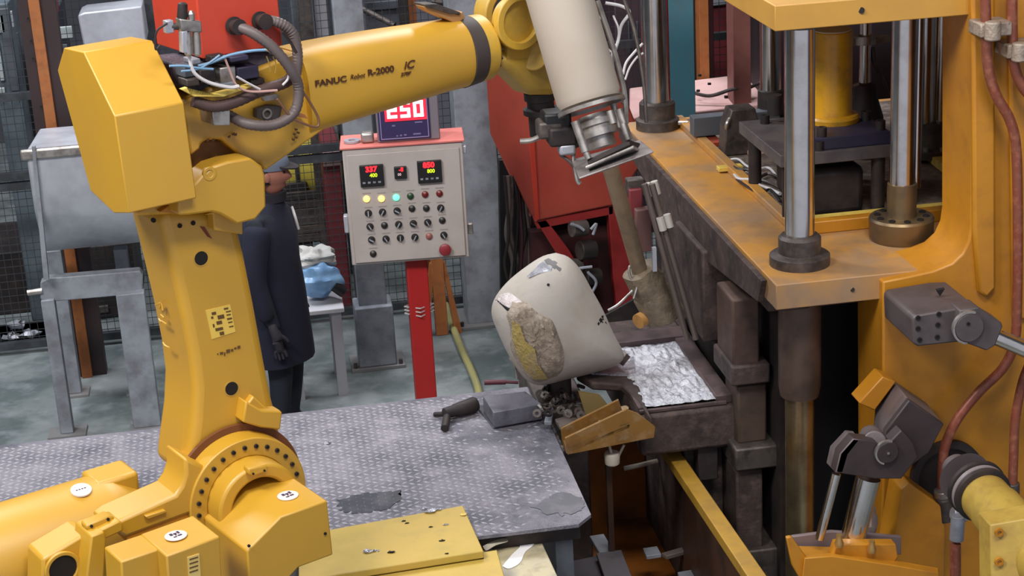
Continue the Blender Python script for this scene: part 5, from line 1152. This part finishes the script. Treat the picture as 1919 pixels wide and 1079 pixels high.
# head with face
hc = W(.05,0,1.655); b = bmn(); rings = []
for i in range(1,16):
    th = math.pi*i/16; z = math.cos(th)*.125; r0_ = math.sin(th)
    rr = []
    for j in range(24):
        t = 2*math.pi*j/24; fx_, ry_ = math.cos(t)*r0_*.098, math.sin(t)*r0_*.076
        if z < -.03: fx_ *= .86 if math.cos(t) > 0 else .62; ry_ *= .80
        if abs(math.sin(t)) < .3 and math.cos(t) > 0:
            if -.045 < z < .01: fx_ += .022*(1-abs(z+.022)/.035)
            if -.085 < z < -.06: fx_ += .006
        if .01 < z < .035 and math.cos(t) > .6 and .2 < abs(math.sin(t)) < .6: fx_ -= .006
        rr.append(hc+fac*fx_+rgt*ry_+Vector((0,0,z)))
    rings.append(rr)
loft(b, rings); head = obj('head', b, SKIN, wk, ang=80)
for sd in (1,-1):
    b = bmn(); sphere(b, hc+fac*.078+rgt*.03*sd+Vector((0,0,.012)), .012, (1,1,.7), 6); obj('eye', b, HOLE, head)
    b = bmn(); sphere(b, hc+fac*(-.005)+rgt*.075*sd+Vector((0,0,-.005)), .03, (.7,.35,1), 6); obj('ear', b, SKIN, head)
b = bmn(); prism(b, [hc+fac*.083+rgt*q_+Vector((0,0,-.068+e)) for q_,e in ((-.02,0),(0,.004),(.02,0),(0,-.006))], fac*.004); obj('mouth', b, mat('lips',(120,60,54),.6), head)
b = bmn(); rings = []
for k,(z,s_) in enumerate(((.03,1.04),(.06,1.08),(.095,1.0),(.125,.72),(.14,.3))):
    rings.append([hc+fac*math.cos(t)*.10*s_+rgt*math.sin(t)*.08*s_+Vector((0,0,z)) for t in [2*math.pi*j/24 for j in range(24)]])
loft(b, rings); cap = obj('cap', b, mat('cap_grey_blue',(96,104,120),.8), wk)
b = bmn(); prism(b, [hc+fac*(.07+.09*math.sin(t))+rgt*.07*math.cos(t)+Vector((0,0,.045-.02*math.sin(t))) for t in [math.pi*k/8 for k in range(9)]], Vector((0,0,.008))); obj('cap_peak', b, BLACKM, cap)
b = bmn(); rings = []
for z,s_ in ((-.05,.9),(-.02,1.05),(.02,1.08),(.045,1.06)):
    rings.append([hc+fac*(-.035+math.cos(t)*.07*s_)+rgt*math.sin(t)*.08*s_+Vector((0,0,z)) for t in [2*math.pi*j/20 for j in range(20)]])
loft(b, rings); obj('hair', b, mat('hair_black',(26,20,20),.8), wk)
b = bmn(); tube(b, [W(.13,-.08,1.43),W(.15,-.05,1.38),W(.16,-.06,1.30)], .008); obj('white_cord', b, CWHITE, wk)
b = bmn(); annulus(b, W(.03,0,1.50), (0,0,1), .07, .095, .05, 24); obj('collar', b, mat('collar_dark',(30,26,34),.85), wk)

# ================================================================== PRESS FRONT LINKAGES
YF2 = YC-.03
def yp(name, pts, y, th, m, par, bev=.005):
    b = bmn(); prism(b, [PY(a,c,y) for a,c in pts], Vector((0,th,0))); return obj(name, b, m, par, bev)
HG = mat('hinge_grey', (96,86,86), .5, .3, (74,66,66), 8, .6)
uh = thing('upper_hinge', 'dark grey hinge block with round pivot bolted high on the yellow press frame', 'hinge', PY(1780,640,YC-.15)-Vector((0,0,.1)))
blk = yp('hinge_block', [(1710,598),(1716,591),(1800,577),(1830,576),(1850,592),(1850,628),(1814,640),(1722,650),(1712,645)], YC-.32, .31, HG, uh, .008)
pv = yp('swivel_arm', [(1800,582),(1835,576),(1852,590),(1878,605),(1880,613),(1866,648),(1850,658),(1815,645),(1790,625)], YC-.36, .10, HG, uh, .006)
b = bmn(); c = PY(1814,612,YC-.36); lathe(b, c, (0,-1,0), [(0,.062),(.012,.062),(.015,.056),(.02,.054)], 36); pvt = obj('pivot_disc', b, HG, uh)
b = bmn(); annulus(b, c+Vector((0,-.002,0)), (0,-1,0), .058, .066, .016, 36, 1.2, 4.6); obj('pivot_rim', b, STEEL, pvt)
copies('bolt_hole', capbolt(.010,.004), HOLE, blk, [(PY(x,y,YC-.321),(0,-1,0)) for x,y in ((1721,588+8),(1760,586+3),(1721,616),(1758,609),(1724,637),(1757,632))])
copies('bolt_hole', capbolt(.007,.004), HOLE, pvt, [(PY(1815,607,YC-.381),(0,-1,0))])
b = bmn(); prism(b, [PY(x,y,YC-.2)+Vector((0,0,.0)) for x,y in ((1755,545),(1771,542),(1762,556))], Vector((0,.01,.004))); obj('top_notch', b, HOLE, uh)
b = bmn(); cyl(b, PY(1862,630,YC-.32), PY(1945,666,YC-.36), .030, n=24); obj('piston_rod', b, CHROME, uh)
b = bmn(); cyl(b, PY(1876,630,YC-.30), PY(1960,662,YC-.30), .022, n=20); obj('piston_rod', b, STEEL, uh)
lh = thing('lower_linkage', 'dark angular clevis linkage with two chrome rods low on the press frame', 'linkage', PY(1640,1000,YC-.2))
LKL = mat('link_grey_lit', (112,100,100), .5, .2, (80,70,70), 8, .6); LKD = mat('link_grey_shaded', (66,54,54), .5, .2, (50,42,42), 8, .6)  # one grey steel twice: paler for lit sides, darker for shaded fronts
yp('frame_lug', [(1610,756),(1655,706),(1680,716),(1640,770)], YC-.10, .1, YELM, lh)
b = bmn(); loft(b, [[PY(x,y,YC-.34) for x,y in ((1662,806),(1704,750),(1768,794),(1740,850),(1690,868),(1655,850))], [PY(x,y,YC-.02) for x,y in ((1640,768),(1674,712),(1738,756),(1720,810),(1670,830),(1636,812))]]); obj('upper_clevis', b, LKL, lh, .005)
yp('clevis_cheek', [(1660,808),(1705,750),(1770,795),(1742,848),(1700,880),(1668,870),(1652,850)], YC-.36, .03, LKD, lh)
yp('lower_clevis', [(1566,886),(1575,850),(1600,822),(1640,826),(1656,842),(1690,806),(1712,830),(1722,856),(1690,898),(1640,898)], YC-.42, .06, LKD, lh)
b = bmn(); loft(b, [[PY(x,y,YC-.42) for x,y in ((1566,886),(1575,850),(1600,822),(1612,824),(1590,852),(1580,886))], [PY(x,y,YC-.24) for x,y in ((1549,868),(1556,836),(1584,806),(1600,808),(1580,836),(1568,872))]]); obj('clevis_side', b, LKL, lh, .003)
b = bmn(); cyl(b, PY(1640,830,YC-.40), PY(1632,818,YC-.20), .045, n=28); obj('pivot_barrel', b, LKL, lh, .004)
b = bmn(); c = PY(1662,846,YC-.425); lathe(b, c, (0,-1,0), [(0,.046),(.01,.046),(.015,.04)], 32); k = obj('pivot_disc', b, LKD, lh)
b = bmn(); annulus(b, c+Vector((0,-.001,0)), (0,-1,0), .043, .05, .014, 32, 1.2, 4.4); obj('pivot_rim', b, STEEL, k)
copies('pivot_pin', hexbolt(.006,.02), CHROME, k, [(c,(0,-1,0))])
b = bmn(); cyl(b, PY(1568,888,YC-.38), PY(1536,1010,YC-.38), .0175, n=20); obj('piston_rod', b, CHROME, lh)
b = bmn(); cyl(b, PY(1628,895,YC-.36), PY(1592,1036,YC-.36), .048, n=30); obj('piston_rod', b, CHROME, lh)
# yellow catch tray at the bottom
tr2 = thing('catch_tray', 'small yellow stepped tray at the bottom under the chrome rods', 'tray', PY(1580,1060,YC-.4)-Vector((0,0,.1)))
b = bmn(); loft(b, [[PY(x,y,YC-.50) for x,y in ((1508,1046),(1560,1042),(1680,1060),(1760,1074),(1760,1150),(1495,1150))], [PY(x,y,YC-.44) for x,y in ((1508,1040),(1560,1036),(1680,1050),(1760,1064),(1760,1140),(1495,1140))]]); obj('tray_front', b, YELM, tr2, .004)
yp('tray_side', [(1474,1008),(1484,1006),(1512,1044),(1508,1100),(1485,1060)], YC-.48, .02, YELM, tr2)
b = bmn(); loft(b, [[PY(1480,1010,YC-.30)-Vector((0,0,.03)),PY(1560,1012,YC-.30)-Vector((0,0,.03)),PY(1680,1040,YC-.30)-Vector((0,0,.03))]+[PY(1680,1050,YC-.30)-Vector((0,0,.05)),PY(1480,1020,YC-.3)-Vector((0,0,.05))], [PY(1508,1046,YC-.49),PY(1560,1044,YC-.49),PY(1680,1060,YC-.49),PY(1680,1070,YC-.49),PY(1508,1056,YC-.49)]]); obj('tray_floor', b, YELM, tr2)
yp('tray_divider', [(1560,1044),(1568,1020),(1680,1020),(1684,1044),(1672,1062),(1570,1056)], YC-.45, .05, YELM, tr2)
yp('tray_back', [(1484,1006),(1560,996),(1690,1006),(1690,1040),(1500,1030)], YC-.28, .02, mat('tray_mauve',(120,104,104),.5), tr2)
for x,y in ((1573,1024),(1634,1035)):
    b = bmn(); lathe(b, PY(x,y,YC-.47), (0,0,1), [(0,.016),(.015,.018),(.03,.012),(.05,.012)], 16); obj('brass_nut', b, mat('brass',(190,150,90),.35,.7), tr2)
b = bmn(); sphere(b, PY(1628,980,YC-.2), .05, (.7,.7,1.6), 8, .4, 3); tag(obj('white_cloth', b, mat('cloth_dim',(170,152,140),.8)), 'grubby white cloth stuffed behind the thick chrome rod', 'cloth')
yp('gusset', [(1690,918),(1705,905),(1772,955),(1772,1150),(1655,1150),(1668,1040)], YC-.16, .14, YELM, press, .006)
# black port, pivot seal and yellow cylinder
pc_ = thing('swing_cylinder', 'yellow hydraulic cylinder with black seals poking from the frame at lower right', 'hydraulic cylinder', PY(1850,1000,YC-.4)-Vector((0,0,.1)))
b = bmn(); c = PY(1772,888,YC); annulus(b, c-Vector((0,.03,0)), (0,1,0), .125, .155, .03, 48); obj('port_rim', b, BLACKM, pc_)
b = bmn(); cyl(b, c-Vector((0,.004,0)), c-Vector((0,.001,0)), .130, n=48); obj('port_hole', b, mat('port_dark',(34,22,20),.7), pc_)
ca, cb_ = P(1800,885,6.6), P(1935,1035,6.1); dv = (cb_-ca).normalized()
b = bmn(); lathe(b, ca-dv*.05, dv, [(0,.05),(.06,.06),(.08,.085),(.085,.1)], 40); obj('rod_end', b, mat('seal_grey',(96,84,84),.5), pc_)
sa_ = P(1828,912,6.5)
for k,(r,m) in enumerate(((.112,BLACKM),(.106,mat('seal_grey2',(130,118,118),.4)),(.108,BLACKM))):
    b = bmn(); lathe(b, sa_+dv*(.024*k), dv, [(0,r-.01),(.003,r),(.019,r),(.023,r-.01)], 44); obj('seal_ring', b, m, pc_)
YLB = mat('pale_cylinder_yellow', (182,152,68), .45, 0, (164,132,60), 7, .8, dirt2=(140,110,60))
b = bmn(); lathe(b, sa_+dv*.07, dv, [(0,.088),(.01,.092),(.09,.092),(.10,.098),(.5,.098)], 44); obj('barrel', b, YLB, pc_)
fl_ = Fr(P(1858,1000,6.05), 8)
b = bmn(); prism(b, [P(1856,984,6.05),P(1960,966,6.0),P(1960,1120,6.0),P(1858,1120,6.05)], Vector((0,.10,.0))); o_ = obj('end_flange', b, YLB, pc_, .004)
copies('bolt', capbolt(.016,.008), YELM, o_, [(P(x,y,6.03),(0,-1,0)) for x,y in ((1872,997),(1872,1052))])
# ---- red-brown oil pipes
def pipe(label, pts, r, y):
    b = bmn(); tube(b, [PY(a,c,y) for a,c in pts], r, 14, 8); return tag(obj('oil_pipe', b, COPP), label, 'pipe')
YPp = YC-.10
pipe('long copper-red pipe running down the frame and swinging left to the lower valve', [(1846,-40),(1849,60),(1853,130),(1868,180),(1893,225),(1905,280),(1908,400),(1907,560),(1902,640),(1880,690),(1835,735),(1795,785),(1772,835),(1766,880),(1766,925)], .020, YPp)
pipe('short copper-red pipe at the top right corner of the frame', [(1897,-40),(1898,70),(1901,120),(1915,160),(1940,190)], .020, YPp)
pipe('copper-red pipe at the lower right edge dropping to the seal', [(1935,670),(1916,720),(1903,790),(1900,860),(1898,915)], .019, YPp-.1)
pipe('short copper-red pipe below the lower valve fitting', [(1791,1020),(1791,1060),(1791,1130)], .022, YPp-.25)
for x,y,lb in ((1858,52,'silver pipe clamp on the left pipe at the top of the frame'),(1908,91,'silver pipe clamp on the right pipe near the top corner')):
    b = bmn(); c = PY(x,y,YC-.09); box(b, c-Vector((.062,.05,.026)), c+Vector((.062,.07,.026))); cyl(b, c+Vector((-.02,-.06,-.035)), c+Vector((-.02,-.06,.035)), .03, n=16); o = tag(stuff(obj('pipe_clamp', b, mat('clamp_grey',(168,152,136),.5,.3,(120,100,84),16,.8,.4,60), None, .006)), lb, 'clamp'); del o['kind']
vf = thing('pipe_fitting_stack', 'grey threaded fittings joining the pipes beside the yellow cylinder', 'fitting', PY(1780,960,YPp-.1))
for x0,y0,x1,y1,r,m,y in ((1766,918,1768,934,.034,STEEL,YPp-.02),(1768,934,1772,975,.030,DKST,YPp-.04),(1785,962,1812,966,.026,GALV,YPp-.2),(1796,966,1793,1012,.028,GREY,YPp-.24),(1898,905,1898,925,.028,DKST,YPp-.1),(1893,935,1893,1000,.03,DKST,YPp-.0)):
    b = bmn(); cyl(b, PY(x0,y0,y), PY(x1,y1,y), r, n=16); obj('fitting', b, m, vf, .003)
